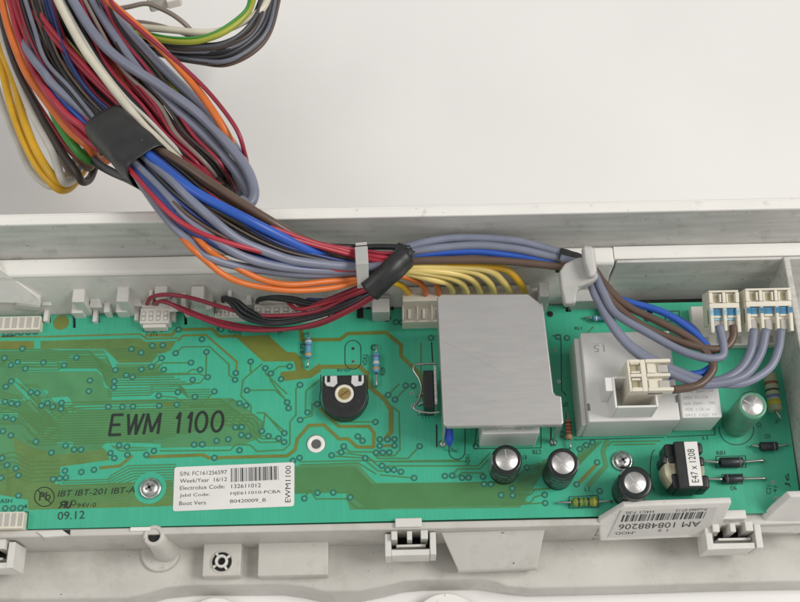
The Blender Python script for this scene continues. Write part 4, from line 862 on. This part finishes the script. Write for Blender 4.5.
# --- run from the tape to the strap (pixels)
END = [(372, 268), (388, 266), (400, 262)]
wire('brown', 9.5, [(140, 140), (178, 161), (215, 186), (270, 221), (312, 244), (356, 259), (385, 261)], .25)
wire('brown', 7, [(145, 145), (190, 176), (250, 212), (300, 238), (356, 256), (388, 259)], -.1)
wire('blue', 10, [(142, 150), (160, 165), (195, 192), (250, 221), (300, 246), (330, 258, 3.2), (352, 265, 2.9), (372, 267, 2.7)], .5)
wire('grey', 9.5, [(140, 152), (170, 179), (191, 200), (212, 219), (239, 240), (274, 254.5), (300, 261.5), (356, 267), (386, 266)], .45)
wire('grey', 9, [(128, 158), (150, 178), (168, 197), (186, 217), (212, 238), (250, 259), (300, 269.5), (356, 270), (380, 268)], .3)
wire('grey', 9, [(130, 165), (150, 195), (170, 223), (186, 238), (206, 255), (232, 264), (270, 271), (310, 274.5), (356, 272), (380, 270)], .12)
wire('navy', 8, [(128, 160), (150, 187), (165, 204), (183, 225), (212, 242), (251, 258), (300, 266), (356, 269), (380, 268)], .28)
wire('red', 5.5, [(122, 162), (140, 181), (160, 204), (176, 219), (195, 230), (221, 241), (258, 251), (290, 259), (330, 268), (356, 270)], .40)
wire('dkbrown', 8, [(138, 150), (165, 172), (190, 196), (230, 218), (280, 243), (330, 263), (372, 268)], .2)
wire('black', 8, [(135, 154), (160, 176), (185, 203), (215, 226), (255, 246), (300, 261), (356, 267)], .18)
wire('black', 7, [(132, 156), (156, 180), (180, 205), (205, 229), (245, 252), (300, 265), (356, 269)], .1)
wire('black', 7, [(132, 156), (158, 186), (172, 206), (196, 232), (240, 256), (300, 268), (356, 270)], .0)
wire('darkgrey', 7, [(132, 156), (160, 183), (190, 212), (220, 232), (260, 252), (310, 264), (356, 268)], .05)
wire('crimson', 6, [(140, 146), (185, 178), (240, 215), (314, 243), (340, 250), (356, 255), (392, 264)], .1)
wire('red', 5, [(270, 227), (314, 242), (340, 249), (358, 253.5), (380, 257), (402, 260)], .42)
wire('red', 5, [(290, 238), (318, 246), (342, 252), (358, 257), (380, 261), (402, 265)], .44)
wire('crimson', 4.5, [(300, 240), (335, 247), (358, 250.5), (380, 252.5), (402, 254)], .36)
wire('black', 6, [(320, 246), (358, 247.5), (385, 246.5), (410, 248)], .2)
wire('orange', 6.2, [(150, 196, 4.0), (185, 240), (205, 259), (225, 275), (250, 285), (290, 290.5), (330, 288), (362, 281.5, 2.75), (398, 276.5, 2.6), (414, 279, 2.3), (423, 285, 1.8), (425, 292, 1.2), (425, 296, .9)], .15)
wire('orange', 6.2, [(160, 196, 4.0), (200, 242), (222, 258), (258, 278), (290, 284), (330, 281.5), (358, 278, 2.8), (396, 272.5, 2.7), (420, 274.5, 2.4), (434, 281.5, 1.9), (438.5, 291, 1.2), (438.5, 296, .9)], .22)
for i in range(10):                                   # wires hidden in the heart of the bundle
    t = i / 9; o_ = (t - .5)
    wire(random.Random(i).choice(['black', 'dkbrown', 'darkgrey', 'brown']), 7, [(140 - 8 * o_, 152 + 10 * o_), (172 - 14 * o_, 186 + 18 * o_), (215 - 10 * o_, 222 + 22 * o_), (275 - 4 * o_, 250 + 18 * o_), (356, 265 + 10 * o_)], -.35 - .12 * (i % 3))
# --- right of the second tape
def run(*a, **k): return wire(*a, **k)
run('grey', 9, [(385, 262), (408, 246.5), (455, 238.5), (510, 240.5), (540, 247), (570, 257), (588, 268), (598, 290), (610, 320), (628, 344), (652, 360), (682, 373), (712, 381), (738, 372), (750, 352), (754, 330)], .1)
run('grey', 9, [(385, 264), (411, 252.5), (469, 245.5), (510, 248), (540, 254), (566, 262), (586, 272), (596, 298), (618, 334), (645, 359), (680, 378), (706, 385), (742, 377), (760, 356), (766, 330)], .12)
run('blue', 7.5, [(385, 266), (412, 256.5), (469, 252), (515, 256.5), (545, 262), (568, 267), (588, 273), (602, 288), (622, 300), (660, 311.5), (687, 327), (706, 345), (713, 362), (704, 372), (690, 374.5), (668, 376)], .04)
run('brown', 8, [(385, 268), (412, 261), (482, 260), (532, 263), (566, 268), (590, 272), (601, 284), (614, 303), (644, 327), (680, 342), (708, 348.5), (726, 347), (733, 338), (733, 326)], .2)
run('brown', 8, [(560, 262), (590, 266), (604, 283), (626, 305), (659, 321), (686, 335), (704, 349), (713, 366), (706, 380), (694, 387), (672, 390)], .22)
run('grey', 8.5, [(560, 258), (590, 268), (602, 290), (616, 313), (650, 334), (680, 350), (704, 357.5), (722, 357), (724, 345), (719, 326)], .28)
run('grey', 8.5, [(640, 352), (670, 372), (704, 381), (740, 384), (768, 370), (778, 352), (781, 330)], .0)
run('navy', 6, [(646, 320), (656, 310), (690, 326), (704, 344)], -.1)
# yellow leads into the long cream header
ends = [409, 425, 438.5, 452, 466, 480, 494, 509, 524]
for i, x in enumerate(ends):
    if i in (1, 2): continue
    col = ['yellow', 'rust', 'rust', 'paleyellow', 'paleyellow', 'paleyellow', 'paleyellow', 'paleyellow', 'yellow'][i]
    top = [283, 280, 277, 275, 272, 270.5, 268.5, 267, 266][i]; pts = [(380, 272 - i * .3, 2.6), (396, 274 - i * .9, 2.55 + .04 * i)]
    if i > 3: pts.append((x - 46, top + .5, 2.5 + .04 * (8 - i)))
    pts += [(x - 18, top + 4 + .4 * (8 - i) * .3, 2.3), (x - 5, 282.5, 1.85), (x, 290.5, 1.3), (x + .5, 293, .95)]
    if i == 0: pts = [(384, 280, 2.4), (398, 284, 2.0), (405, 289, 1.5), (409, 293, 1.0), (409, 297, .6)]
    wire(col, 7, pts)
# red and black sensor leads
wire('crimson', 5, [(404, 262, 3.0), (376, 280, 2.9), (352, 290, 2.5), (318, 304, 1.8), (306, 307, 1.4), (297, 303, 1.0), (292, 298, .7)])
wire('crimson', 4.6, [(404, 265, 2.95), (376, 285, 2.8), (350, 297, 2.3), (310, 312, 1.7), (258, 315, 1.2), (220, 307, 1.2), (190, 297, 1.6), (166, 294, 1.5), (152, 297, 1.1), (147, 304, .55)])
wire('crimson', 4.6, [(404, 267, 2.9), (380, 290, 2.7), (350, 309, 2.2), (312, 325, 1.5), (270, 330, .9), (230, 327, .85), (190, 314, 1.1), (168, 303, 1.1), (157, 301, .9), (154, 304, .55)])
wire('crimson', 4.6, [(404, 268, 2.85), (378, 294, 2.55), (345, 313, 2.0), (310, 327, 1.2), (262, 328.5, .6), (215, 320, .7), (180, 307, .9), (162, 302, .9), (157, 304, .55)])
wire('red', 4.2, [(402, 264, 2.9), (374, 284, 2.75), (346, 296, 2.3), (330, 302, 2.0), (300, 309, 1.6), (288, 303, 1.2)])
for k in range(3): wire('black', 5, [(404, 262, 2.9), (378, 287 + k, 2.6), (348, 302 + 1.5 * k, 2.2), (310, 315 + 1.5 * k, 1.6), (272, 320 + 2 * k, 1.2), (250 - 3 * k, 311 + 3 * k, 1.25), (238 - 3 * k, 302 + k, 1.2), (228 - 2 * k, 298, .95), (223, 301, .6)])
for k in range(3): wire('black', 5, [(404, 262, 2.9), (376, 284 + k, 2.65), (346, 298 + k, 2.2), (316, 302.5 + 1.2 * k, 1.7), (292, 298 + 1.3 * k, 1.5), (272, 297 + k, 1.2), (260, 299, .9), (257, 302, .6)])
wire('navy', 4, [(330, 300, 1.9), (316, 300, 1.7), (308, 300, 1.2), (306, 302, .7)])
# --- tapes
def sleeve(pts, r, rx, name, m, sub=8, lbl=None, amp=.05, sq=1.0):
    mm = MB(); rr = random.Random(3); ph = [rr.random() * 6 for _ in range(4)]
    mm.tube(pts, r, 36, sub, rx=rx, cap=False, sq=sq, taper=lambda t: 1 + amp * math.sin(t * 9 + ph[0]) * .5 + amp * math.sin(t * 17 + ph[1]) * .3)
    o = mm.build(name, m, har); sd = o.modifiers.new('solid', 'SOLIDIFY'); sd.thickness = .03; sd.offset = -1
    if lbl: o['label'] = lbl
    return o
def zt1(x, y): return zb(x, y) - .02
a1, a2 = (109, 127), (150, 167)
sleeve([P(a1[0], a1[1], zt1(*a1) + .1), P(129, 147, zt1(129, 147) + .1), P(a2[0], a2[1], zt1(*a2) + .1)], .60, cm(23.2, 129, 147, 3.6), 'tape_wrap', MT['tape'], sq=.6, amp=.03, lbl='wide black tape round the thick bundle')
sleeve([P(369.5, 291, 3.0), P(388, 274, 3.3), P(405, 258, 3.25)], .44, cm(11.5, 388, 274, 3), 'tape_wrap', MT['tape'], lbl='black tape binding the sensor leads to the bundle')
sleeve([P(396, 252, 2.75), P(405, 255, 2.75), P(413, 258, 2.72)], .34, .30, 'tape_wrap', MT['tape'])
sleeve([P(558, 260, 2.55), P(570, 263, 2.55), P(584, 270, 2.5)], .36, .40, 'tape_wrap', MT['tape'], lbl='black tape just before the grey cable clip')
# --- the loops at upper left: visible wires, absolute heights
def lw(col, wpx, pts, z): return wire(col, wpx, pts, zabs=z)
lw('whitew', 7, [(-8, 70), (4, 110), (18, 142), (30, 168), (44, 184), (56, 186), (68, 172), (80, 150)], .6)
lw('yellow', 8.5, [(-6, 25), (0, 55), (6, 88), (14, 114), (23, 140), (37, 165), (51, 182), (60, 189, 1.3), (70, 187, .9), (80, 174, .5), (92, 156, .6)], 1.5)
lw('yellow', 8.5, [(-8, 8), (0, 42), (14, 84), (23, 117), (35, 149), (51, 173), (62, 184, 1.4), (70, 180, 1.0), (80, 166, .7)], 1.7)
lw('whitew', 8.5, [(-6, -10), (0, 17), (6, 46), (17, 77), (29, 107), (38, 125), (52, 152), (61, 175), (66, 182, 1.6), (73, 178, 1.1), (84, 160, .8)], 1.9)
lw('taupe', 6, [(30, 96), (44, 126), (58, 152), (70, 172), (76, 176)], 1.2)
lw('dkbrown', 8, [(-4, -8), (4, 25), (11, 52), (22, 80), (36, 106), (44, 122), (60, 150), (76, 172), (83, 182, 1.7), (90, 178, 1.2), (97, 160, 1.0)], 2.0)
lw('taupe', 6, [(48, 122), (62, 142), (76, 158), (87, 168), (94, 164), (104, 146)], 1.5)
lw('crimson', 5, [(0, 12), (12, 50), (30, 90), (50, 122), (68, 148), (84, 162), (93, 166, 1.7), (102, 158, 1.3)], 2.0)
lw('orange', 9, [(2, -8), (5, 10), (12, 38), (26, 72), (45, 98), (56, 113), (72, 132), (88, 146), (98, 158, 2.0), (108, 160, 1.6)], 2.6)
lw('red', 7, [(7, -8), (11, 8), (18, 33), (33, 70), (48, 95), (64, 116), (82, 136), (100, 150)], 2.8)
lw('red', 7, [(13, -8), (16, 6), (25, 33), (42, 72), (58, 99), (72, 116), (90, 134), (108, 146)], 2.9)
lw('green', 10, [(24, -8), (27, 12), (31, 33), (38, 58), (46, 84), (54, 112), (64, 132), (78, 151), (90, 161, 2.0), (98, 160, 1.6), (110, 150, 1.4)], 2.3)
lw('crimson', 6, [(8, -20, 2.6), (38, 20), (58, 44), (78, 64), (100, 86), (124, 109), (138, 124)], 3.3)
lw('red', 6, [(16, -24, 2.6), (40, 14), (62, 42), (82, 62), (104, 86), (128, 107), (142, 122)], 3.35)
lw('brown', 9, [(2, -14, 2.2), (32, 38), (54, 62), (78, 82), (98, 98), (117, 116), (130, 128)], 3.0)
lw('dkbrown', 8, [(6, -20, 2.2), (30, 22), (50, 48), (76, 72), (100, 96), (120, 114), (136, 130)], 2.9)
lw('grey', 9.5, [(6, 8, 1.8), (28, 50, 2.9), (44, 72), (54, 85), (80, 108), (106, 130), (122, 144)], 3.2)
lw('navy', 7, [(4, 4, 2.0), (36, 52), (60, 74), (84, 96), (112, 124), (126, 138)], 2.9)
lw('black', 8, [(4, -6, 2.0), (34, 45), (58, 76), (86, 102), (110, 124), (126, 138)], 3.0)
lw('black', 8, [(8, 10, 2.0), (40, 62), (62, 86), (90, 110), (114, 128)], 2.9)
lw('blue', 7, [(20, 34, 2.0), (52, 86), (66, 104), (84, 122), (102, 138), (118, 150)], 3.0)
lw('red', 7, [(22, 52, 2.2), (48, 92), (66, 114), (82, 127), (98, 140), (114, 154)], 3.1)
lw('cream_w', 9, [(54, -10), (60, 4), (74, 31), (86, 52), (102, 74), (126, 106), (143, 126), (156, 138), (172, 154), (190, 172, 4.3), (214, 190, 4.35), (250, 213, 4.3)], 4.0)
lw('grey', 10.5, [(68, -10), (75, 4), (95, 35), (119, 59), (157, 84), (196, 112), (224, 140), (246, 168), (254, 190), (250, 203), (240, 200)], 3.9)
lw('grey', 10, [(90, -8), (96, 6), (116, 38), (140, 72), (170, 104), (203, 134), (232, 166), (247, 190), (246, 203), (236, 204)], 3.6)
lw('grey', 10, [(98, -8), (105, 4), (127, 29), (155, 60), (196, 101), (220, 128), (240, 156), (250, 180), (252, 194)], 3.5)
lw('grey2', 9, [(106, 4), (130, 34), (160, 72), (190, 108), (214, 140), (234, 172), (242, 192), (228, 200), (216, 194)], 3.2)
lw('earth', 8, [(96, -10), (120, 26), (141, 57), (158, 74), (179, 96), (200, 118, 2.9), (222, 150, 2.2)], 3.3)
lw('green', 4, [(112, 18), (136, 54), (155, 76), (176, 98), (198, 120, 2.9), (220, 150, 2.3)], 3.42)
lw('orange', 8, [(104, -8), (110, 2), (140, 29), (172, 60), (196, 88), (217, 118), (231, 143, 3.6), (238, 162, 2.6), (240, 184, 1.4)], 4.1)
lw('crimson', 4.5, [(108, -4), (116, 8), (142, 32), (168, 53), (206, 88), (234, 126), (245, 152, 3.7), (247, 172, 2.6), (246, 190, 1.6)], 4.2)
lw('dkbrown', 9, [(80, -8), (100, 24), (124, 62), (150, 100), (180, 134), (204, 160), (222, 182), (226, 190, 2.6), (216, 196, 2.0)], 3.0)
lw('black', 9, [(86, -6), (106, 30), (132, 72), (160, 110), (190, 144), (212, 168), (225, 184)], 2.9)
lw('black', 8, [(104, 2), (126, 44), (150, 82), (180, 118), (204, 150), (220, 176), (224, 186)], 2.8)
lw('crimson', 6, [(88, 10), (112, 56), (147, 101), (182, 143), (210, 178), (222, 190)], 3.5)
lw('crimson', 6.5, [(76, 8), (96, 44), (122, 88), (150, 124), (178, 152), (200, 172), (220, 186)], 3.6)
lw('rust', 7, [(82, 8), (104, 50), (128, 90), (152, 124), (172, 148), (190, 164)], 3.35)
lw('whitew', 4, [(112, 40), (150, 100), (176, 128), (200, 152), (212, 166)], 3.1)
lw('brown', 8, [(70, 4), (90, 42), (112, 78), (138, 114), (164, 142), (190, 164), (215, 184)], 3.2)
lw('dkbrown', 7, [(62, -8), (84, 36), (106, 72), (132, 108), (150, 130)], 3.0)
for k in range(5): lw('black', 3.2, [(34 + 9 * k, -8), (46 + 8 * k, 10), (62 + 6 * k, 32), (80 + 4 * k, 58), (104, 90)], 2.9 + .08 * (k % 2))
lw('paleyellow', 3, [(20, -14), (48, 18), (66, 38), (88, 64)], 3.05); lw('darkgrey', 6, [(8, -12, 2.4), (36, 30), (56, 56), (84, 84), (110, 112)], 3.15)
rr = random.Random(12)
for k in range(16):                                   # deeper wires that close the gaps
    t = k / 15; x0_ = 8 + 92 * t
    lw(rr.choice(['black', 'dkbrown', 'darkgrey', 'brown', 'black']), 8.5, [(x0_, -8), (x0_ + 18 + 4 * t, 34), (x0_ + 42 + 14 * t, 76), (74 + 88 * t, 112 + 2 * t), (104 + 96 * t, 142 + 16 * t)], 2.2 + .12 * (k % 3))
wire('black', 6, [(78, 150, 1.6), (92, 162, 2.0), (110, 172, 2.6), (130, 181, 3.4), (146, 192, 4.0), (164, 214, 4.4)])
wire('darkgrey', 7, [(86, 148, 2.0), (100, 163, 2.4), (118, 174, 3.0), (136, 182, 3.6), (150, 196, 4.1)])
rr2 = random.Random(5)
for k in range(13):                                   # thin strands heading for the far loop
    t = k / 12; c_ = rr2.choice(['crimson', 'brown', 'black', 'taupe', 'grey2', 'dkbrown', 'crimson', 'black', 'taupe', 'darkgrey']); x0_ = 62 + 44 * t
    lw(c_, rr2.uniform(3.2, 5), [(x0_, -8), (x0_ + 20 + rr2.uniform(-3, 3), 32), (x0_ + 44 + rr2.uniform(-4, 4), 70 - 4 * t), (x0_ + 72 + rr2.uniform(-4, 4) + 6 * t, 104), (158 + 42 * t, 132 + 4 * t), (192 + 34 * t + rr2.uniform(-3, 3), 162), (214 + 28 * t, 186 + 6 * t, 2.4), (222 + 12 * t, 196, 1.6)], 3.35 + .35 * rr2.random())
for k in range(11):                                   # thin strands going under the wide tape
    t = k / 10; c_ = rr2.choice(['black', 'dkbrown', 'crimson', 'taupe', 'grey2', 'black', 'brown', 'navy']); x0_ = 16 + 34 * t
    lw(c_, rr2.uniform(3, 4.6), [(x0_, -8), (x0_ + 10, 26), (x0_ + 24 + rr2.uniform(-2, 2), 60), (66 + 26 * t, 92 + rr2.uniform(-3, 3)), (92 + 28 * t, 124 - 8 * t), (112 + 24 * t, 142 - 8 * t)], 3.15 + .25 * rr2.random())
for k in range(9):                                    # thin strands in the run to the strap
    o_ = k / 8 - .5; c_ = ['black', 'navy', 'dkbrown', 'dkbrown', 'black', 'darkgrey', 'navy', 'brown', 'black'][k]
    wire(c_, 3.6, [(140 - 14 * o_, 152 + 14 * o_), (172 - 22 * o_, 184 + 24 * o_), (215 - 16 * o_, 219 + 26 * o_), (275 - 4 * o_, 250 + 20 * o_), (330, 263 + 12 * o_), (362, 267 + 8 * o_)],   .26 + .08 * (k % 2))
lw('whitew', 5, [(58, -8), (78, 30), (100, 66), (126, 98), (150, 122), (178, 150), (204, 172, 3.2)], 3.72)
lw('cream_w', 4.5, [(6, -8), (14, 24), (28, 62), (46, 92), (70, 120), (92, 142)], 2.75)
# loop at the top
def cw(col, wpx, pts, z, **k): return wire(col, wpx, pts, zabs=z, parent=coil, **k)
cw('cream_w', 7.5, [(118, 22), (142, 27), (170, 29.5), (200, 32), (222, 30), (244, 22), (262, 8), (270, -8)], 2.0)
cw('earth', 7, [(120, 28), (160, 38.5), (190, 41), (214, 37), (234, 26), (248, 12), (253, 0), (255, -10)], 2.3)
cw('green', 3, [(120, 24), (160, 35.5), (190, 38), (212, 34), (232, 22), (246, 8), (250, -8)], 2.42)
rr3 = random.Random(8)
for k in range(15):
    t = k / 14; c_ = ['black', 'darkgrey', 'black', 'dkbrown', 'black', 'grey2', 'black', 'taupe', 'darkgrey', 'black', 'dkbrown', 'darkgrey', 'grey2', 'dkbrown', 'brown'][k]; j_ = lambda a: rr3.uniform(-a, a)
    cw(c_, rr3.uniform(3.6, 5.6), [(112, 26 + 14 * t), (165 + j_(2), 43 + 13 * t + j_(1.5)), (200 + j_(3), 46 + 18 * t + j_(1.5)), (224 + 3 * t, 43 + 20 * t + j_(1.5)), (245 + 8 * t + j_(1.5), 29 + 22 * t), (258 + 13 * t + j_(1.5), 10 + 20 * t), (263 + 17 * t + j_(2), -10)], 2.0 - .6 * t + j_(.15))
cw('taupe', 5, [(110, 10), (128, 7), (146, 3), (160, 8), (174, 16), (189, 28, 1.9), (198, 42, 1.3)], 2.2); cw('taupe', 5, [(104, 26), (124, 21), (150, 24), (180, 31), (200, 40, 1.4)], 1.8)
px = P(163, 0, 2.0)
m = MB(); m.obox(px, Vector((.96, .28, 0)), Vector((-.28, .96, 0)), Vector((0, 0, 1)), -.55, .65, -.15, .9, -.35, .35)
pl = m.build('plug', MT['whitew'], coil, .08, 3); pl['label'] = 'white plastic plug at the top edge'
m = MB(); m.obox(px, Vector((.96, .28, 0)), Vector((-.28, .96, 0)), Vector((0, 0, 1)), .1, .6, -.30, -.152, -.2, .2); m.build('plug_latch', MT['ivory'], pl, .04)

# --- plugs
def rast(n, O, u, v, nn, pitch, L, depth, name, m_, lbl, blue=None):
    """edge plug seen from its wire side: u across the ways, v from the back to the wire exits, nn out of the face"""
    e = empty(name, O - nn * depth, har); e['label'] = lbl; W = n * pitch
    m = MB(); m.obox(O, u, v, nn, 0, W, 0, L * .80, -depth, -.17); m.build('housing', m_, e, .03)
    m = MB(); m.obox(O, u, v, nn, .0, W, 0.0, L * .05, -.168, .0); m.build('back_bar', m_, e, .02)
    m = MB(); m.obox(O, u, v, nn, .0, W, L * .30, L * .42, -.168, -.01); m.build('cross_bar', m_, e, .02)
    for k in range(n + 1):
        a = k * pitch; t = .055 if k in (0, n) else .05; a = min(max(a, t), W - t)
        m = MB(); m.obox(O, u, v, nn, a - t, a + t, L * .052, L * .298, -.166, .01); m.build('fin', m_, e, .015)
        m = MB(); m.obox(O, u, v, nn, a - t, a + t, L * .422, L * (1.0 if k in (0, n) else .96), -.3, .015); m.build('fin', m_, e, .02)
    for k in range(n):
        a = (k + .5) * pitch
        m = MB(); m.obox(O, u, v, nn, a - pitch * .20, a + pitch * .20, L * .10, L * .25, -.168, -.150); m.build('test_window', MT['brass_dull'], e)
        m = MB(); m.obox(O, u, v, nn, a - pitch * .34, a - pitch * .22, L * .08, L * .28, -.168, -.03); m.build('window_rib', m_, e, .01)
        m = MB(); m.obox(O, u, v, nn, a + pitch * .22, a + pitch * .34, L * .08, L * .28, -.168, -.03); m.build('window_rib', m_, e, .01)
        m = MB(); m.obox(O, u, v, nn, a - pitch * .30, a + pitch * .30, L * .46, L * .64, -.168, -.09); m.build('blade_cover', m_, e, .02)
        m = MB(); m.obox(O, u, v, nn, a - pitch * .26, a + pitch * .26, L * .70, L * .95, -.30, -.13); m.build('strain_clamp', MT['taupe_shade'], e, .03)
        if blue:
            for (b0, b1, c_) in ((.44, .58, -.078), (.425, .60, -.155)):
                m = MB(); jj = rr.random() * .03; m.obox(O, u, v, nn, a - pitch * .32, a + pitch * (.28 + jj), L * (b0 - jj), L * (b1 + jj), c_ - .012, c_ + .004 + .001 * k); m.build('paint_mark', blue[0], e)
    if blue:
        for k in range(n + 1):
            a = min(max(k * pitch, .055), W - .055); m = MB(); m.obox(O, u, v, nn, a - .057, a + .057, L * .44, L * .58, .0155, .0185); m.build('paint_mark', blue[min(1, len(blue) - 1)], e)
        if len(blue) > 1:
            m = MB(); m.obox(O, u, v, nn, .1, W - .1, L * .60, L * .70, -.14, -.128); m.build('paint_mark', blue[1], e)
    return e
MT['brass_dull'] = mat('dull_brass', (.42, .38, .24), .5, var=.15)
def face_plug(n, tl, tr_, bl, ztop, zlow, pitch, name, lbl, blue):
    A = P(*tl, ztop); B = P(*tr_, ztop); u = (B - A); W = u.length; u = Vector((1, 0, 0)); C = P(*bl, zlow); v = C - A; v = Vector((0, v.y, v.z)); L = v.length; v.normalize(); nn = u.cross(v)
    if nn.z < 0: nn = -nn
    return rast(n, A, u, v, nn, W / n, L, .8, name, MT['cream'], lbl, blue)
face_plug(2, (708.5, 290.5), (738.5, 290), (714, 333), 2.45, 2.1, .5, 'plug', 'two way cream plug with patchy blue paint', [MT['blue_ink'], MT['pale_blue']])
face_plug(3, (745, 288.5), (790.5, 287), (749, 332), 2.45, 2.1, .5, 'plug', 'three way cream plug with a solid blue stripe', [MT['blue_ink']])
A = P(630, 391.5, 3.0); 
rast(2, A, Vector((0, 1, 0)), Vector((1, 0, 0)), Vector((0, 0, 1)), cm(15.6, 640, 375, 3.0) * 1.09, cm(44, 640, 375, 3.0), 1.3, 'plug', MT['cream'], 'cream plug standing on the white terminal block', None)

# ================================================================== cable clip (part of the housing)
cc = empty('cable_clip', P(590, 300, 0), tray); cc['label'] = 'pale grey cable clip gripping the wires'
slab([(559.5, 271, 3.15), (565, 263, 3.2), (578, 257, 3.25), (591, 256, 3.25), (599, 277, 3.2), (593, 282, 3.15), (584, 285.5, 3.15), (579, 288, 3.1), (577, 294, 3.0), (576.5, 303, 2.9), (565, 304, 2.9), (561.5, 289, 3.0)], .5, 'clip_body', MT['holder'], cc, .09, seg=3)
slab([(582, 247.5, 3.7), (585, 245.2, 3.72), (592.5, 245.5, 3.72), (595, 248.5, 3.7), (597.5, 270, 3.5), (596, 276.5, 3.45), (588.5, 277.5, 3.45), (584, 262, 3.55)], .32, 'clip_arm', MT['holder'], cc, .1, seg=3)
slab([(567, 296, 2.7), (575, 295, 2.7), (576, 304, .2), (567, 305, .2)], .3, 'clip_stem', MT['holder'], cc, .05)
pbox(571, 289, 607, 301, .7, -.4, 'clip_base', MT['holder'], cc, .04)
print('objects', len(bpy.data.objects))
